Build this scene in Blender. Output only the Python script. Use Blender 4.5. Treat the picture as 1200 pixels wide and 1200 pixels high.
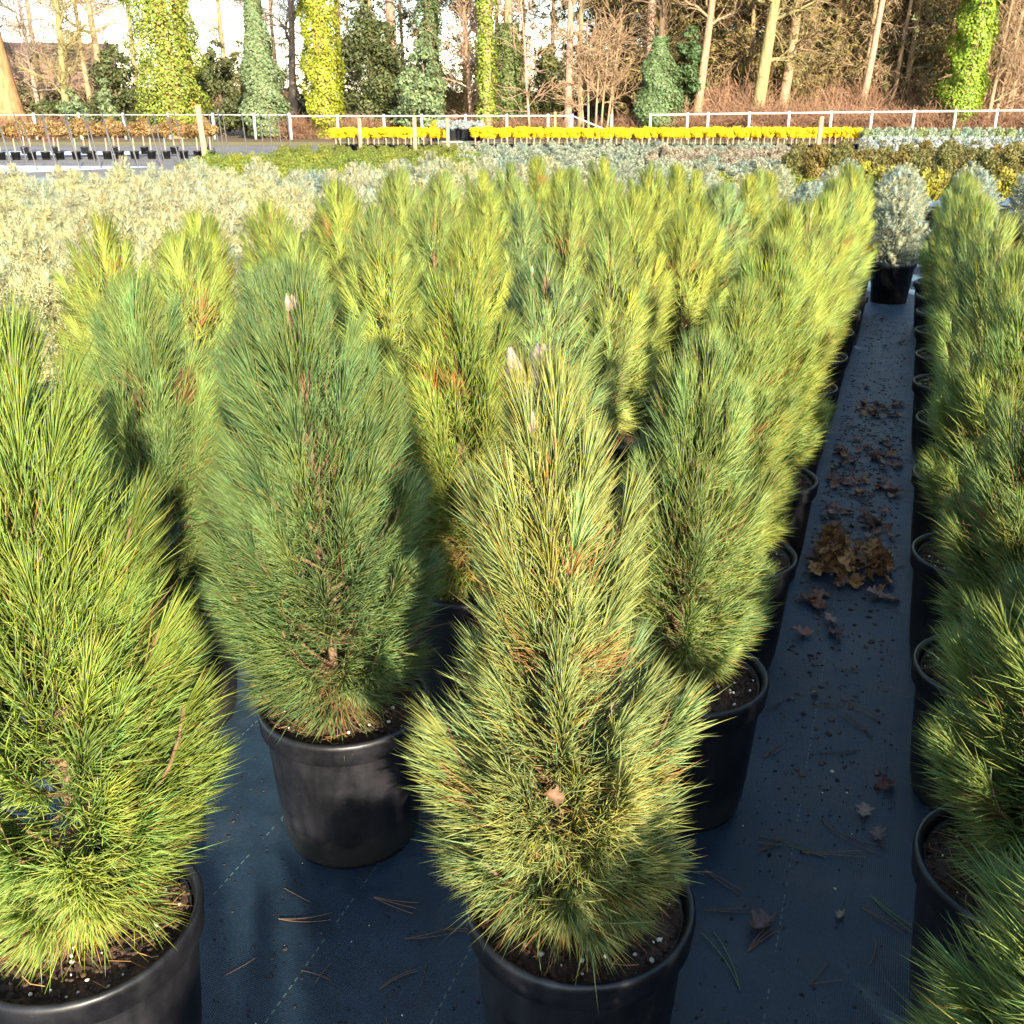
import bpy, math, random
import numpy as np
R = math.radians
for o in list(bpy.data.objects): bpy.data.objects.remove(o)
scene = bpy.context.scene
col = scene.collection

# ------------------------------------------------------------------ camera
CAM_H, PITCH, YAW, F = 1.53, R(21.6), R(20.2), 1.0
cd = bpy.data.cameras.new('camera'); cam = bpy.data.objects.new('camera', cd); col.objects.link(cam)
cam.location = (0, 0, CAM_H); cam.rotation_euler = (R(90) - PITCH, 0, YAW)
cd.sensor_width = 36; cd.lens = 36 * F; cd.clip_start = 0.05; cd.clip_end = 2000
cd.dof.use_dof = True; cd.dof.focus_distance = 2.0; cd.dof.aperture_fstop = 30
scene.camera = cam
cy = scene.cycles; cy.max_bounces = 4; cy.diffuse_bounces = 2; cy.glossy_bounces = 2; cy.transmission_bounces = 3; cy.transparent_max_bounces = 4
scene.render.resolution_x = scene.render.resolution_y = 1024

# ------------------------------------------------------------------ sky, sun, exposure
SUN_EL, SUN_HEAD = R(20), R(37)          # light travels towards a heading left of the path
w = bpy.data.worlds.new('World'); scene.world = w; w.use_nodes = True
nt = w.node_tree; bg = nt.nodes['Background']; sky = nt.nodes.new('ShaderNodeTexSky')
sky.sky_type = 'NISHITA'; sky.sun_disc = False; sky.sun_elevation = SUN_EL; sky.sun_rotation = R(180) - SUN_HEAD
sky.air_density = 1.0; sky.dust_density = 0.6; sky.ozone_density = 1.0
nt.links.new(sky.outputs[0], bg.inputs[0]); bg.inputs[1].default_value = 0.15
sd = bpy.data.lights.new('sun', 'SUN'); sun = bpy.data.objects.new('sun', sd); col.objects.link(sun)
sd.energy = 5.0; sd.angle = R(0.6); sd.color = (1.0, 0.89, 0.71)
from mathutils import Vector
tv = Vector((-math.sin(SUN_HEAD) * math.cos(SUN_EL), math.cos(SUN_HEAD) * math.cos(SUN_EL), -math.sin(SUN_EL)))
sun.rotation_euler = tv.to_track_quat('-Z', 'Y').to_euler(); sun.location = (6, -6, 8)
vs = scene.view_settings; vs.view_transform = 'Standard'; vs.look = 'None'; vs.gamma = 1; vs.exposure = 1.68
vs.use_curve_mapping = False

# ------------------------------------------------------------------ helpers
def unit(a):
    return a / np.maximum(np.linalg.norm(a, axis=-1, keepdims=True), 1e-9)
RT = np.array([math.cos(YAW), math.sin(YAW), 0]); FH = np.array([-math.sin(YAW), math.cos(YAW), 0])
def far(u, d):
    """ground point at walking distance d, at the bearing of picture column u (of 1200)"""
    lat = (u - 600) / 1200 * (d * math.cos(PITCH) + CAM_H * math.sin(PITCH))
    p = RT * lat + FH * d
    return np.array([p[0], p[1], 0.0])
def mesh(name, V, T=None, Q=None, tint=None, smooth=False, mat=None):
    V = np.asarray(V, np.float32).reshape(-1, 3)
    me = bpy.data.meshes.new(name)
    nT = 0 if T is None else len(T); nQ = 0 if Q is None else len(Q)
    me.vertices.add(len(V)); me.vertices.foreach_set('co', V.ravel())
    loops = []; 
    if nT: loops.append(np.asarray(T, np.int32).ravel())
    if nQ: loops.append(np.asarray(Q, np.int32).ravel())
    loops = np.concatenate(loops)
    me.loops.add(len(loops)); me.loops.foreach_set('vertex_index', loops)
    st = np.concatenate([np.arange(nT) * 3, nT * 3 + np.arange(nQ) * 4]).astype(np.int32)
    me.polygons.add(nT + nQ); me.polygons.foreach_set('loop_start', st)
    if smooth: me.polygons.foreach_set('use_smooth', np.ones(nT + nQ, bool))
    me.update(calc_edges=True)
    if tint is not None:
        c = np.ones((len(V), 4), np.float32); c[:, :3] = tint
        at = me.attributes.new('tint', 'FLOAT_COLOR', 'POINT'); at.data.foreach_set('color', c.ravel())
    if mat: me.materials.append(mat)
    return me
def obj(name, me, parent=None, loc=None, rot=None, scale=None):
    o = bpy.data.objects.new(name, me); col.objects.link(o)
    if parent: o.parent = parent
    if loc is not None: o.location = loc
    if rot is not None: o.rotation_euler = rot
    if scale is not None: o.scale = scale
    return o
def empty(name, loc, rz=0, s=1):
    o = bpy.data.objects.new(name, None); col.objects.link(o); o.empty_display_size = .1
    o.location = loc; o.rotation_euler = (0, 0, rz); o.scale = (s, s, s) if np.isscalar(s) else s
    return o
def tag(o, label=None, cat=None, group=None, kind=None):
    if label: o['label'] = label
    if cat: o['category'] = cat
    if group: o['group'] = group
    if kind: o['kind'] = kind
    return o
class MB:
    """gathers pieces of one mesh"""
    def __init__(s): s.V = []; s.T = []; s.Q = []; s.C = []; s.n = 0
    def add(s, V, T=None, Q=None, C=None):
        V = np.asarray(V, float).reshape(-1, 3)
        if T is not None and len(T): s.T.append(np.asarray(T) + s.n)
        if Q is not None and len(Q): s.Q.append(np.asarray(Q) + s.n)
        s.C.append(np.broadcast_to(np.ones(3) if C is None else np.asarray(C, float), (len(V), 3)))
        s.V.append(V); s.n += len(V); return s
    def build(s, name, mat, smooth=False):
        return mesh(name, np.concatenate(s.V), np.concatenate(s.T) if s.T else None, np.concatenate(s.Q) if s.Q else None,
                    np.concatenate(s.C), smooth, mat)
def box(c, h, rz=0):
    c = np.array(c, float); h = np.array(h, float)
    V = np.array([[x, y, z] for z in (-1, 1) for y in (-1, 1) for x in (-1, 1)], float) * h
    if rz: V = V @ np.array([[math.cos(rz), math.sin(rz), 0], [-math.sin(rz), math.cos(rz), 0], [0, 0, 1]])
    Q = [[0, 2, 3, 1], [4, 5, 7, 6], [0, 1, 5, 4], [2, 6, 7, 3], [0, 4, 6, 2], [1, 3, 7, 5]]
    return V + c, None, Q
def tubes(P, Rr, sides=5):
    """P (N,K,3) centre lines, Rr (N,K) radii"""
    P = np.asarray(P, float); Rr = np.asarray(Rr, float); N, K, _ = P.shape
    D = np.gradient(P, axis=1); D = unit(D)
    ref = np.where(np.abs(D[..., 2:3]) > .9, np.array([1., 0, 0]), np.array([0, 0, 1.]))
    ref = np.broadcast_to(ref[:, :1], D.shape)
    A = unit(np.cross(D, ref)); B = np.cross(D, A)
    th = np.arange(sides) / sides * 2 * np.pi
    V = P[:, :, None] + Rr[:, :, None, None] * (A[:, :, None] * np.cos(th)[:, None] + B[:, :, None] * np.sin(th)[:, None])
    idx = np.arange(N * K * sides).reshape(N, K, sides)
    a = idx[:, :-1]; b = idx[:, 1:]
    Q = np.stack([a, np.roll(a, -1, 2), np.roll(b, -1, 2), b], -1).reshape(-1, 4)
    return V.reshape(-1, 3), None, Q
def lathe(prof, n=40):
    prof = np.asarray(prof, float); th = np.arange(n) / n * 2 * np.pi
    V = np.stack([prof[:, 0:1] * np.cos(th), prof[:, 0:1] * np.sin(th), np.repeat(prof[:, 1:2], n, 1)], -1)
    idx = np.arange(len(prof) * n).reshape(-1, n); a = idx[:-1]; b = idx[1:]
    return V.reshape(-1, 3), None, np.stack([a, np.roll(a, -1, 1), np.roll(b, -1, 1), b], -1).reshape(-1, 4)
def ico():
    t = (1 + 5 ** .5) / 2
    V = np.array([[-1, t, 0], [1, t, 0], [-1, -t, 0], [1, -t, 0], [0, -1, t], [0, 1, t], [0, -1, -t], [0, 1, -t], [t, 0, -1], [t, 0, 1], [-t, 0, -1], [-t, 0, 1]])
    T = [[0, 11, 5], [0, 5, 1], [0, 1, 7], [0, 7, 10], [0, 10, 11], [1, 5, 9], [5, 11, 4], [11, 10, 2], [10, 7, 6], [7, 1, 8], [3, 9, 4], [3, 4, 2], [3, 2, 6], [3, 6, 8], [3, 8, 9], [4, 9, 5], [2, 4, 11], [6, 2, 10], [8, 6, 7], [9, 8, 1]]
    return unit(V), np.array(T)
ICO_V, ICO_T = ico()
def lumps(rng, P, r, squash=.75):
    """many irregular little stones"""
    n = len(P); V = ICO_V[None] * (1 + rng.normal(0, .16, (n, 12, 1))) * np.asarray(r).reshape(-1, 1, 1)
    V = V * np.stack([1 + rng.normal(0, .25, n), 1 + rng.normal(0, .25, n), np.full(n, squash)], -1)[:, None] + np.asarray(P)[:, None]
    T = ICO_T[None] + (np.arange(n) * 12)[:, None, None]
    return V.reshape(-1, 3), T.reshape(-1, 3), None

# ------------------------------------------------------------------ materials
def material(name):
    m = bpy.data.materials.new(name); m.use_nodes = True; n = m.node_tree.nodes
    return m, n, m.node_tree.links, n['Principled BSDF']
def noise(n, l, vec, scale, detail=4, rough=.55):
    t = n.new('ShaderNodeTexNoise'); t.inputs['Scale'].default_value = scale; t.inputs['Detail'].default_value = detail
    t.inputs['Roughness'].default_value = rough
    if vec is not None: l.new(vec, t.inputs['Vector'])
    return t.outputs['Fac']
def ramp(n, l, fac, stops):
    r = n.new('ShaderNodeValToRGB'); l.new(fac, r.inputs[0]); e = r.color_ramp.elements
    while len(e) < len(stops): e.new(.5)
    for i, (p, c) in enumerate(stops): e[i].position = p; e[i].color = (*c, 1) if len(c) == 3 else c
    return r.outputs[0]
def mixc(n, l, a, b, fac=None, mode='MULTIPLY', f=1.0):
    x = n.new('ShaderNodeMix'); x.data_type = 'RGBA'; x.blend_type = mode; x.inputs[0].default_value = f
    if fac is not None: l.new(fac, x.inputs[0])
    for s, v in ((6, a), (7, b)):
        if isinstance(v, tuple): x.inputs[s].default_value = (*v, 1)
        else: l.new(v, x.inputs[s])
    return x.outputs[2]
def bump(n, l, h, strength, dist, p):
    b = n.new('ShaderNodeBump'); b.inputs['Strength'].default_value = strength; b.inputs['Distance'].default_value = dist
    l.new(h, b.inputs['Height']); l.new(b.outputs[0], p.inputs['Normal'])
def foliage_mat(name, rough=.45, trans=.22, spec=.35):
    m, n, l, p = material(name)
    a = n.new('ShaderNodeAttribute'); a.attribute_name = 'tint'; oi = n.new('ShaderNodeObjectInfo')
    c = mixc(n, l, a.outputs['Color'], oi.outputs['Color'])
    l.new(c, p.inputs['Base Color']); p.inputs['Roughness'].default_value = rough; p.inputs['Specular IOR Level'].default_value = spec
    t = n.new('ShaderNodeBsdfTranslucent'); l.new(c, t.inputs[0]); mx = n.new('ShaderNodeMixShader'); mx.inputs[0].default_value = trans
    l.new(p.outputs[0], mx.inputs[1]); l.new(t.outputs[0], mx.inputs[2]); l.new(mx.outputs[0], n['Material Output'].inputs[0])
    return m
def tint_mat(name, rough=.85, grain=0, gscale=40, spec=.2, bumpd=0, zs=1.0):
    m, n, l, p = material(name)
    a = n.new('ShaderNodeAttribute'); a.attribute_name = 'tint'; c = a.outputs['Color']
    tc = n.new('ShaderNodeTexCoord')
    mp = n.new('ShaderNodeMapping'); l.new(tc.outputs['Object'], mp.inputs[0]); mp.inputs['Scale'].default_value = (1, 1, zs)
    f = noise(n, l, mp.outputs[0], gscale, 6, .68)
    if grain: c = mixc(n, l, c, ramp(n, l, f, [(.25, (1 - grain,) * 3), (.75, (1 + grain * .5,) * 3)]))
    l.new(c, p.inputs['Base Color']); p.inputs['Roughness'].default_value = rough; p.inputs['Specular IOR Level'].default_value = spec
    if bumpd: bump(n, l, f, .9, bumpd, p)
    return m
M = {}
M['needle'] = foliage_mat('pine_needles', .42, .32, .4)
M['leaf'] = foliage_mat('leaves', .5, .25, .3)
M['bark'] = tint_mat('bark', .9, .5, 60, bumpd=.004)
M['tree_bark'] = tint_mat('tree_bark', .9, .65, 5.0, bumpd=.05, zs=.3)
M['wood'] = tint_mat('weathered_wood', .8, .35, 25)
M['paint'] = tint_mat('white_paint', .55, .2, 8, spec=.4)
M['metal'] = tint_mat('dull_metal', .5, .25, 12, spec=.5)
M['bits'] = tint_mat('bits', .75, .3, 150)
M['dead'] = foliage_mat('dead_leaf', .65, .12, .25)
def pot_material():
    m, n, l, p = material('black_plastic')
    tc = n.new('ShaderNodeTexCoord'); ob = tc.outputs['Object']
    mp = n.new('ShaderNodeMapping'); l.new(ob, mp.inputs[0]); mp.inputs['Scale'].default_value = (1, 1, .12)
    streak = noise(n, l, mp.outputs[0], 30, 4, .6); blot = noise(n, l, ob, 11, 5, .65)
    c = mixc(n, l, ramp(n, l, streak, [(.35, (.006, .006, .008)), (.7, (.014, .014, .017))]), ramp(n, l, blot, [(.4, (.6, .6, .6)), (.7, (1.5, 1.45, 1.4))]))
    # splashed soil and algae close to the foot
    sx = n.new('ShaderNodeSeparateXYZ'); l.new(ob, sx.inputs[0])
    ma = n.new('ShaderNodeMath'); ma.operation = 'MULTIPLY_ADD'; l.new(blot, ma.inputs[0]); ma.inputs[1].default_value = -.13; l.new(sx.outputs['Z'], ma.inputs[2])
    foot = ramp(n, l, ma.outputs[0], [(0.0, (.28,) * 3), (.012, (0, 0, 0))])
    c = mixc(n, l, c, (.045, .045, .03), foot, 'MIX')
    fine = noise(n, l, ob, 160, 3, .7)
    c = mixc(n, l, c, (.16, .15, .13), ramp(n, l, fine, [(.70, (0, 0, 0)), (.76, (.7, .7, .7))]), 'MIX')
    oi = n.new('ShaderNodeObjectInfo'); c = mixc(n, l, c, oi.outputs['Color'])
    l.new(c, p.inputs['Base Color'])
    l.new(ramp(n, l, blot, [(.3, (.34,) * 3), (.75, (.58,) * 3)]), p.inputs['Roughness']); p.inputs['Specular IOR Level'].default_value = .5
    bump(n, l, streak, .25, .002, p)
    return m
M['pot'] = pot_material()
def soil_material():
    m, n, l, p = material('potting_soil')
    tc = n.new('ShaderNodeTexCoord'); ob = tc.outputs['Object']
    a = noise(n, l, ob, 28, 6, .7); b = noise(n, l, ob, 120, 4, .7)
    c = mixc(n, l, ramp(n, l, a, [(.3, (.018, .010, .006)), (.5, (.055, .030, .016)), (.72, (.11, .055, .028))]), ramp(n, l, b, [(.3, (.45, .45, .45)), (.7, (1.5, 1.45, 1.4))]))
    l.new(c, p.inputs['Base Color']); p.inputs['Roughness'].default_value = .95
    bump(n, l, b, 1, .006, p); return m
M['soil'] = soil_material()
def fabric_material():
    m, n, l, p = material('woven_ground_fabric')
    g = n.new('ShaderNodeNewGeometry'); pos = g.outputs['Position']
    big = noise(n, l, pos, 1.6, 6, .62); mid = noise(n, l, pos, 9, 5, .65); fine = noise(n, l, pos, 130, 2, .6)
    c = ramp(n, l, big, [(.3, (.003, .011, .021)), (.55, (.005, .0165, .032)), (.75, (.012, .026, .042))])
    c = mixc(n, l, c, ramp(n, l, mid, [(.3, (.6, .6, .6)), (.7, (1.4, 1.4, 1.35))]))
    c = mixc(n, l, c, ramp(n, l, fine, [(.3, (.7, .7, .7)), (.7, (1.35, 1.35, 1.35))]))
    # green marker threads woven in every 28 cm, seen as dashes
    sp = n.new('ShaderNodeSeparateXYZ'); l.new(pos, sp.inputs[0])
    def math_(op, a, b=None, b_=None):
        k = n.new('ShaderNodeMath'); k.operation = op
        (l.new(a, k.inputs[0]) if not isinstance(a, float) else setattr(k.inputs[0], 'default_value', a))
        if b is not None: (l.new(b, k.inputs[1]) if not isinstance(b, float) else setattr(k.inputs[1], 'default_value', b))
        return k.outputs[0]
    fx = math_('PINGPONG', math_('ADD', sp.outputs['X'], .05), .14)
    line = math_('LESS_THAN', fx, .0016)
    dash = math_('LESS_THAN', math_('PINGPONG', sp.outputs['Y'], .010), .0055)
    wear = math_('GREATER_THAN', mid, .47)
    k = math_('MULTIPLY', math_('MULTIPLY', line, dash), wear)
    c = mixc(n, l, c, (.07, .11, .085), k, 'MIX')
    # dust and dried water marks
    dust = noise(n, l, pos, 4.2, 8, .75)
    c = mixc(n, l, c, (.055, .065, .07), ramp(n, l, dust, [(.52, (0, 0, 0)), (.8, (.55,) * 3)]), 'MIX')
    l.new(c, p.inputs['Base Color'])
    l.new(ramp(n, l, mid, [(.3, (.36,) * 3), (.7, (.55,) * 3)]), p.inputs['Roughness']); p.inputs['Specular IOR Level'].default_value = .55
    p.inputs['Sheen Weight'].default_value = .2; p.inputs['Sheen Roughness'].default_value = .35; p.inputs['Sheen Tint'].default_value = (.4, .68, 1, 1)
    # weave relief
    wv = n.new('ShaderNodeTexWave'); wv.inputs['Scale'].default_value = 75; wv.bands_direction = 'X'; l.new(pos, wv.inputs[0])
    wv2 = n.new('ShaderNodeTexWave'); wv2.inputs['Scale'].default_value = 75; wv2.bands_direction = 'Y'; l.new(pos, wv2.inputs[0])
    h = math_('ADD', math_('MULTIPLY', math_('ADD', wv.outputs['Fac'], wv2.outputs['Fac']), .12), mid)
    bump(n, l, h, .5, .006, p); return m
M['fabric'] = fabric_material()
def ground_material(name, stops, scale, bd=.02):
    m, n, l, p = material(name); g = n.new('ShaderNodeNewGeometry'); pos = g.outputs['Position']
    a = noise(n, l, pos, scale, 8, .7); b = noise(n, l, pos, scale * 14, 4, .7)
    c = mixc(n, l, ramp(n, l, a, stops), ramp(n, l, b, [(.3, (.6,) * 3), (.7, (1.35,) * 3)]))
    l.new(c, p.inputs['Base Color']); p.inputs['Roughness'].default_value = .95; bump(n, l, b, 1, bd, p); return m
M['earth'] = ground_material('woodland_ground', [(.3, (.06, .035, .02)), (.5, (.12, .075, .035)), (.7, (.10, .10, .03))], .5, .05)
M['tarp'] = ground_material('white_ground_sheet', [(.3, (.50, .55, .62)), (.7, (.72, .74, .78))], .8, .01)
M['grass'] = ground_material('dry_grass_strip', [(.3, (.16, .12, .04)), (.6, (.22, .18, .05)), (.8, (.12, .13, .03))], 1.2, .03)
M['road'] = ground_material('gravel_track', [(.3, (.10, .095, .09)), (.6, (.17, .16, .15)), (.8, (.22, .21, .19))], .7, .01)

# ------------------------------------------------------------------ setting
def sheet(name, pts, z, mat, wob=0):
    me = mesh(name, [(x, y, z) for x, y in pts], Q=[list(range(4))], mat=M[mat])
    o = obj(name, me); tag(o, kind='structure'); return o
sheet('ground', [(-500, -500), (500, -500), (500, 500), (-500, 500)], -.008, 'earth')
def fq(a, b): return (RT * a + FH * b)[:2]
sheet('nursery_ground_fabric', [fq(-34, -8), fq(34, -8), fq(34, 46), fq(-34, 46)], 0, 'fabric')
sheet('gravel_track', [fq(-33.9, 19), fq(-9.2, 25.5), fq(-6.5, 45.9), fq(-33.9, 45.9)], .004, 'road')
sheet('dry_grass_strip', [fq(-34, 46.05), fq(34, 46.05), fq(34, 50.5), fq(-34, 50.5)], .004, 'grass')
sheet('white_ground_sheet', [fq(-30, 24.0), fq(-12.5, 26.4), fq(-9.6, 29.5), fq(-30, 31.6)], .006, 'tarp')
sheet('white_cover_sheet', [fq(-34, 36.6), fq(-13, 36.9), fq(-13, 39.5), fq(-34, 40.5)], .009, 'tarp')

# ------------------------------------------------------------------ pots
N_POT = 44
pot_me = MB().add(*lathe([(0, .004), (.132, .004), (.142, .0), (.145, .012), (.150, .03), (.158, .10), (.1715, .285), (.172, .296), (.166, .297), (.166, .31), (.1655, .325), (.160, .30), (.148, .10)], N_POT)).build('pot', M['pot'], True)
rim_me = MB().add(*lathe([(.1735, .292), (.1805, .290), (.1835, .294), (.1845, .318), (.1865, .329), (.1860, .336), (.1820, .3405), (.1770, .3405), (.1720, .335), (.1700, .325), (.1690, .305), (.169, .296)], N_POT)).build('rim', M['pot'], True)
pot_lo = MB().add(*lathe([(0, .004), (.145, 0), (.172, .29), (.186, .295), (.187, .335), (.178, .34), (.168, .315), (0, .30)], 14)).build('pot_small', M['pot'], True)
def make_soil(seed):
    rng = np.random.default_rng(seed); nr, na = 16, 48
    r = np.linspace(.02, .1685, nr)[:, None]; th = (np.arange(na) / na * 2 * np.pi)[None]
    z = .312 + rng.normal(0, .0035, (nr, na)) + .006 * np.sin(3 * th + seed) * r / .17 - .004 * (r / .17) ** 2
    V = np.stack([r * np.cos(th), r * np.sin(th), z], -1).reshape(-1, 3); V = np.vstack([V, [[0, 0, .315]]])
    idx = np.arange(nr * na).reshape(nr, na); a, b = idx[:-1], idx[1:]
    Q = np.stack([a, np.roll(a, -1, 1), np.roll(b, -1, 1), b], -1).reshape(-1, 4)
    T = np.stack([np.full(na, nr * na), idx[0], np.roll(idx[0], -1)], -1)
    mb = MB().add(V, T, Q)
    n = 800; rr = .165 * np.sqrt(rng.random(n)); t = rng.random(n) * 6.283
    mb.add(*lumps(rng, np.stack([rr * np.cos(t), rr * np.sin(t), .313 + rng.random(n) * .006], -1), rng.uniform(.0014, .0048, n) * (1 + (rng.random(n) < .06))))
    so = mb.build('soil', M['soil'])
    n = 46; rr = .158 * np.sqrt(rng.random(n)); t = rng.random(n) * 6.283
    c = np.repeat(np.array([[.62, .58, .46]]) * rng.uniform(.65, 1.15, (n, 1)) * np.array([1, 1, 1]), 12, 0)
    pe = MB().add(*lumps(rng, np.stack([rr * np.cos(t), rr * np.sin(t), .318 + rng.random(n) * .006], -1), rng.choice([.0018, .0024, .0031, .0042], n), .9)[:2], None, c).build('perlite', M['bits'])
    n = 34; rr = .14 * np.sqrt(rng.random(n)); t = rng.random(n) * 6.283; a = rng.random(n) * 6.283
    p0 = np.stack([rr * np.cos(t), rr * np.sin(t), .322 + rng.random(n) * .006], -1); L = rng.uniform(.02, .075, n)
    d = np.stack([np.cos(a), np.sin(a), rng.normal(0, .08, n)], -1); k = np.cross(d, [0, 0, 1]) * rng.normal(0, .15, (n, 1))
    P = np.stack([p0, p0 + d * L[:, None] * .5 + k * L[:, None] * .5, p0 + d * L[:, None]], 1)
    rad = np.hypot(P[..., 0], P[..., 1]); P[..., :2] *= np.minimum(1, .16 / np.maximum(rad, 1e-6))[..., None]
    st = MB().add(*tubes(P, np.full((n, 3), .0009), 3), np.repeat(np.array([[.30, .15, .06]]) * rng.uniform(.5, 1.4, (n, 1)), 9, 0)).build('dead_needles', M['bits'])
    return so, pe, st
SOILS = [make_soil(s) for s in (3, 8, 15)]

# ------------------------------------------------------------------ pines
def needle_geo(rng, P, D, L, W, bend, C, seg=2):
    """three-sided tapering needles; bend (N,3) shifts the tip"""
    n = len(P); A = unit(np.cross(D, rng.normal(0, 1, (n, 3)))); B = np.cross(D, A)
    L = L[:, None]; W = W[:, None]
    tip = P + D * L + bend * L
    ring = []
    if seg == 2: st = ((0, .8), (.55, 1.0))
    else: st = ((0, 1.0),)
    for s, wk in st:
        c = P + D * L * s + bend * L * s * s
        for k in range(3):
            a = k * 2.0944; ring.append(c + (A * math.cos(a) + B * math.sin(a)) * W * .5 * wk)
    V = np.stack(ring + [tip], 1); m = V.shape[1]
    b = (np.arange(n) * m)[:, None]
    T = []
    if seg == 2:
        for k in range(3):
            j = (k + 1) % 3; T += [[k, j, 3 + j], [k, 3 + j, 3 + k], [3 + k, 3 + j, 6]]
    else:
        for k in range(3): T.append([k, (k + 1) % 3, 3])
    T = (np.array(T)[None] + b[:, None]).reshape(-1, 3)
    shade = np.ones((m, 1)); 
    CC = np.repeat(C[:, None], m, 1)
    CC[:, -1] = CC[:, -1] * np.array([1.25, 1.08, .8])      # needle tips are yellower
    return V.reshape(-1, 3), T, CC.reshape(-1, 3)

def pine_parts(seed, prof, z0, z1, n_shoot=64, n_needle=20000, nl=(.085, .12), nw=.0019, seg=2, color=(.105, .165, .038),
               brown=.05, skirt=200, leader=True, spread=(24, 54), up=.15, inner=.35, trunk_r=.011, tips=None, bare=0.0, bud_n=14, cvar=.16, brown_z=None, flow=.62, core=.14, branch_r=.0050, rise_k=1.0):
    """prof: radius of the foliage against relative height 0..1. Returns (trunk mesh, needle mesh, bud spots)"""
    rng = np.random.default_rng(seed); hgt = z1 - z0
    px, py = np.array(prof).T
    Rf = lambda t: np.interp(t, px, py)
    nlm = (nl[0] + nl[1]) / 2
    # shoots: end points spread through the outline, more towards the outside
    tt = []; 
    while len(tt) < n_shoot:
        t = rng.random()
        if rng.random() < Rf(t) / py.max() + .12: tt.append(t)
    tt = np.array(tt); az = np.arange(n_shoot) * 2.39996 + rng.normal(0, .35, n_shoot)
    rt = np.maximum(Rf(tt) - nlm * .72, .006) * np.sqrt(rng.uniform(inner ** 2, 1, n_shoot))
    zt = z0 + np.minimum(tt * hgt + .01, hgt - nlm * .9)
    if tips is not None:
        for i, (r_, a_, z_) in enumerate(tips): rt[i], az[i], zt[i] = r_, a_, z_
    rise = (.10 + .55 * rt + rng.random(n_shoot) * .06) * rise_k
    zb = np.maximum(zt - rise, z0 + .03 + .03 * rng.random(n_shoot)); zb = np.minimum(zb, zt + .01)
    tip = np.stack([rt * np.cos(az), rt * np.sin(az), zt], -1); base = np.stack([0 * rt, 0 * rt, zb], -1)
    ctl = np.stack([rt * .8 * np.cos(az), rt * .8 * np.sin(az), zb + (zt - zb) * .38], -1) + rng.normal(0, .008, (n_shoot, 3))
    if leader:
        base[0] = (0, 0, z0 + hgt * .55); tip[0] = (.004, 0, z1 - nlm * .8); ctl[0] = (0, .004, z0 + hgt * .75)
    K = 7; s = np.linspace(0, 1, K)[None, :, None]
    line = base[:, None] * (1 - s) ** 2 + ctl[:, None] * 2 * s * (1 - s) + tip[:, None] * s ** 2
    tr = MB()
    zz = np.linspace(z0 - .03, z1 - nlm, 10)
    trunk = np.stack([.004 * np.sin(zz * 9 + seed), .004 * np.cos(zz * 7 + seed), zz], -1)
    tr.add(*tubes(trunk[None], np.linspace(trunk_r, trunk_r * .4, 10)[None], 8), (.20, .125, .075))
    tr.add(*tubes(line, np.linspace(branch_r, branch_r * .55, K)[None].repeat(n_shoot, 0), 5), (.20, .12, .065))
    trunk_me = tr.build('trunk', M['bark'], True)
    # needles along the shoots
    length = np.linalg.norm(np.diff(line, axis=1), axis=2).sum(1); wgt = length * (.75 + .5 * rng.random(n_shoot)); wgt = wgt / wgt.sum()
    si = rng.choice(n_shoot, n_needle, p=wgt); sv = 1 - (1 - .12) * rng.random(n_needle) ** 1.15
    if bare: sv = np.where(tt[si] < .25, np.maximum(sv, bare), sv)
    b_, c_, t_ = base[si], ctl[si], tip[si]; q = sv[:, None]
    P = b_ * (1 - q) ** 2 + c_ * 2 * q * (1 - q) + t_ * q ** 2
    ax = unit(2 * (1 - q) * (c_ - b_) + 2 * q * (t_ - c_) + np.array([0, 0, .02]))
    nc = int(n_needle * core)
    if nc:      # short inner twigs fill the middle of the crown
        tc_ = np.concatenate([tt[si[:nc]]]) * .92; rc = np.maximum(Rf(tc_) - nlm * .8, .004) * np.sqrt(rng.random(nc)) * .85; ac = rng.random(nc) * 6.283
        P[:nc] = np.stack([rc * np.cos(ac), rc * np.sin(ac), z0 + .015 + tc_ * (hgt - nlm * 1.1)], -1)
    rd = unit(np.cross(ax, rng.normal(0, 1, (n_needle, 3))))
    th = np.radians(spread[0] + (spread[1] - spread[0]) * (1 - sv) * 1.0 + rng.normal(0, 9, n_needle))
    th = np.clip(th, .12, 1.5)
    D = unit(ax * np.cos(th)[:, None] + rd * np.sin(th)[:, None] + np.array([0, 0, up]))
    relp = (P[:, 2] - z0) / hgt; ro = np.hypot(P[:, 0], P[:, 1])
    oa = np.arctan2(P[:, 1], P[:, 0]) + rng.normal(0, .35, n_needle); el = np.radians(np.interp(relp, [0, .15, .3, .5, .75, .9, 1], [-24, 0, 16, 36, 52, 68, 82]) + rng.normal(0, 9, n_needle))
    fld = np.stack([np.cos(oa) * np.cos(el), np.sin(oa) * np.cos(el), np.sin(el)], -1)
    fw = np.full((n_needle, 1), flow); fw[:nc] = max(flow, .7) if flow > .3 else flow
    D = unit(D * (1 - fw) + fld * fw)
    L = rng.uniform(nl[0], nl[1], n_needle) * np.where(sv > .95, .9, 1)
    L = L * np.where(rng.random(n_needle) < .05, 1.28, 1); rel = (P[:, 2] - z0) / hgt
    bend = rd * rng.normal(.0, .06, (n_needle, 1)) + np.array([0, 0, 1]) * (rng.normal(.02, .05, n_needle) - .10 * (rel < .2) * (1 - rel * 5))[:, None]
    base_c = np.array(color)
    sh = rng.normal(1, cvar, n_shoot)[si] * rng.normal(1, cvar, n_needle)
    hue = rng.normal(0, .12, n_needle) + rng.normal(0, .07, n_shoot)[si]
    C = base_c * np.clip(sh, .45, 1.7)[:, None] * np.stack([1 + hue, np.ones(n_needle), 1 - hue * 1.2], -1)
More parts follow.
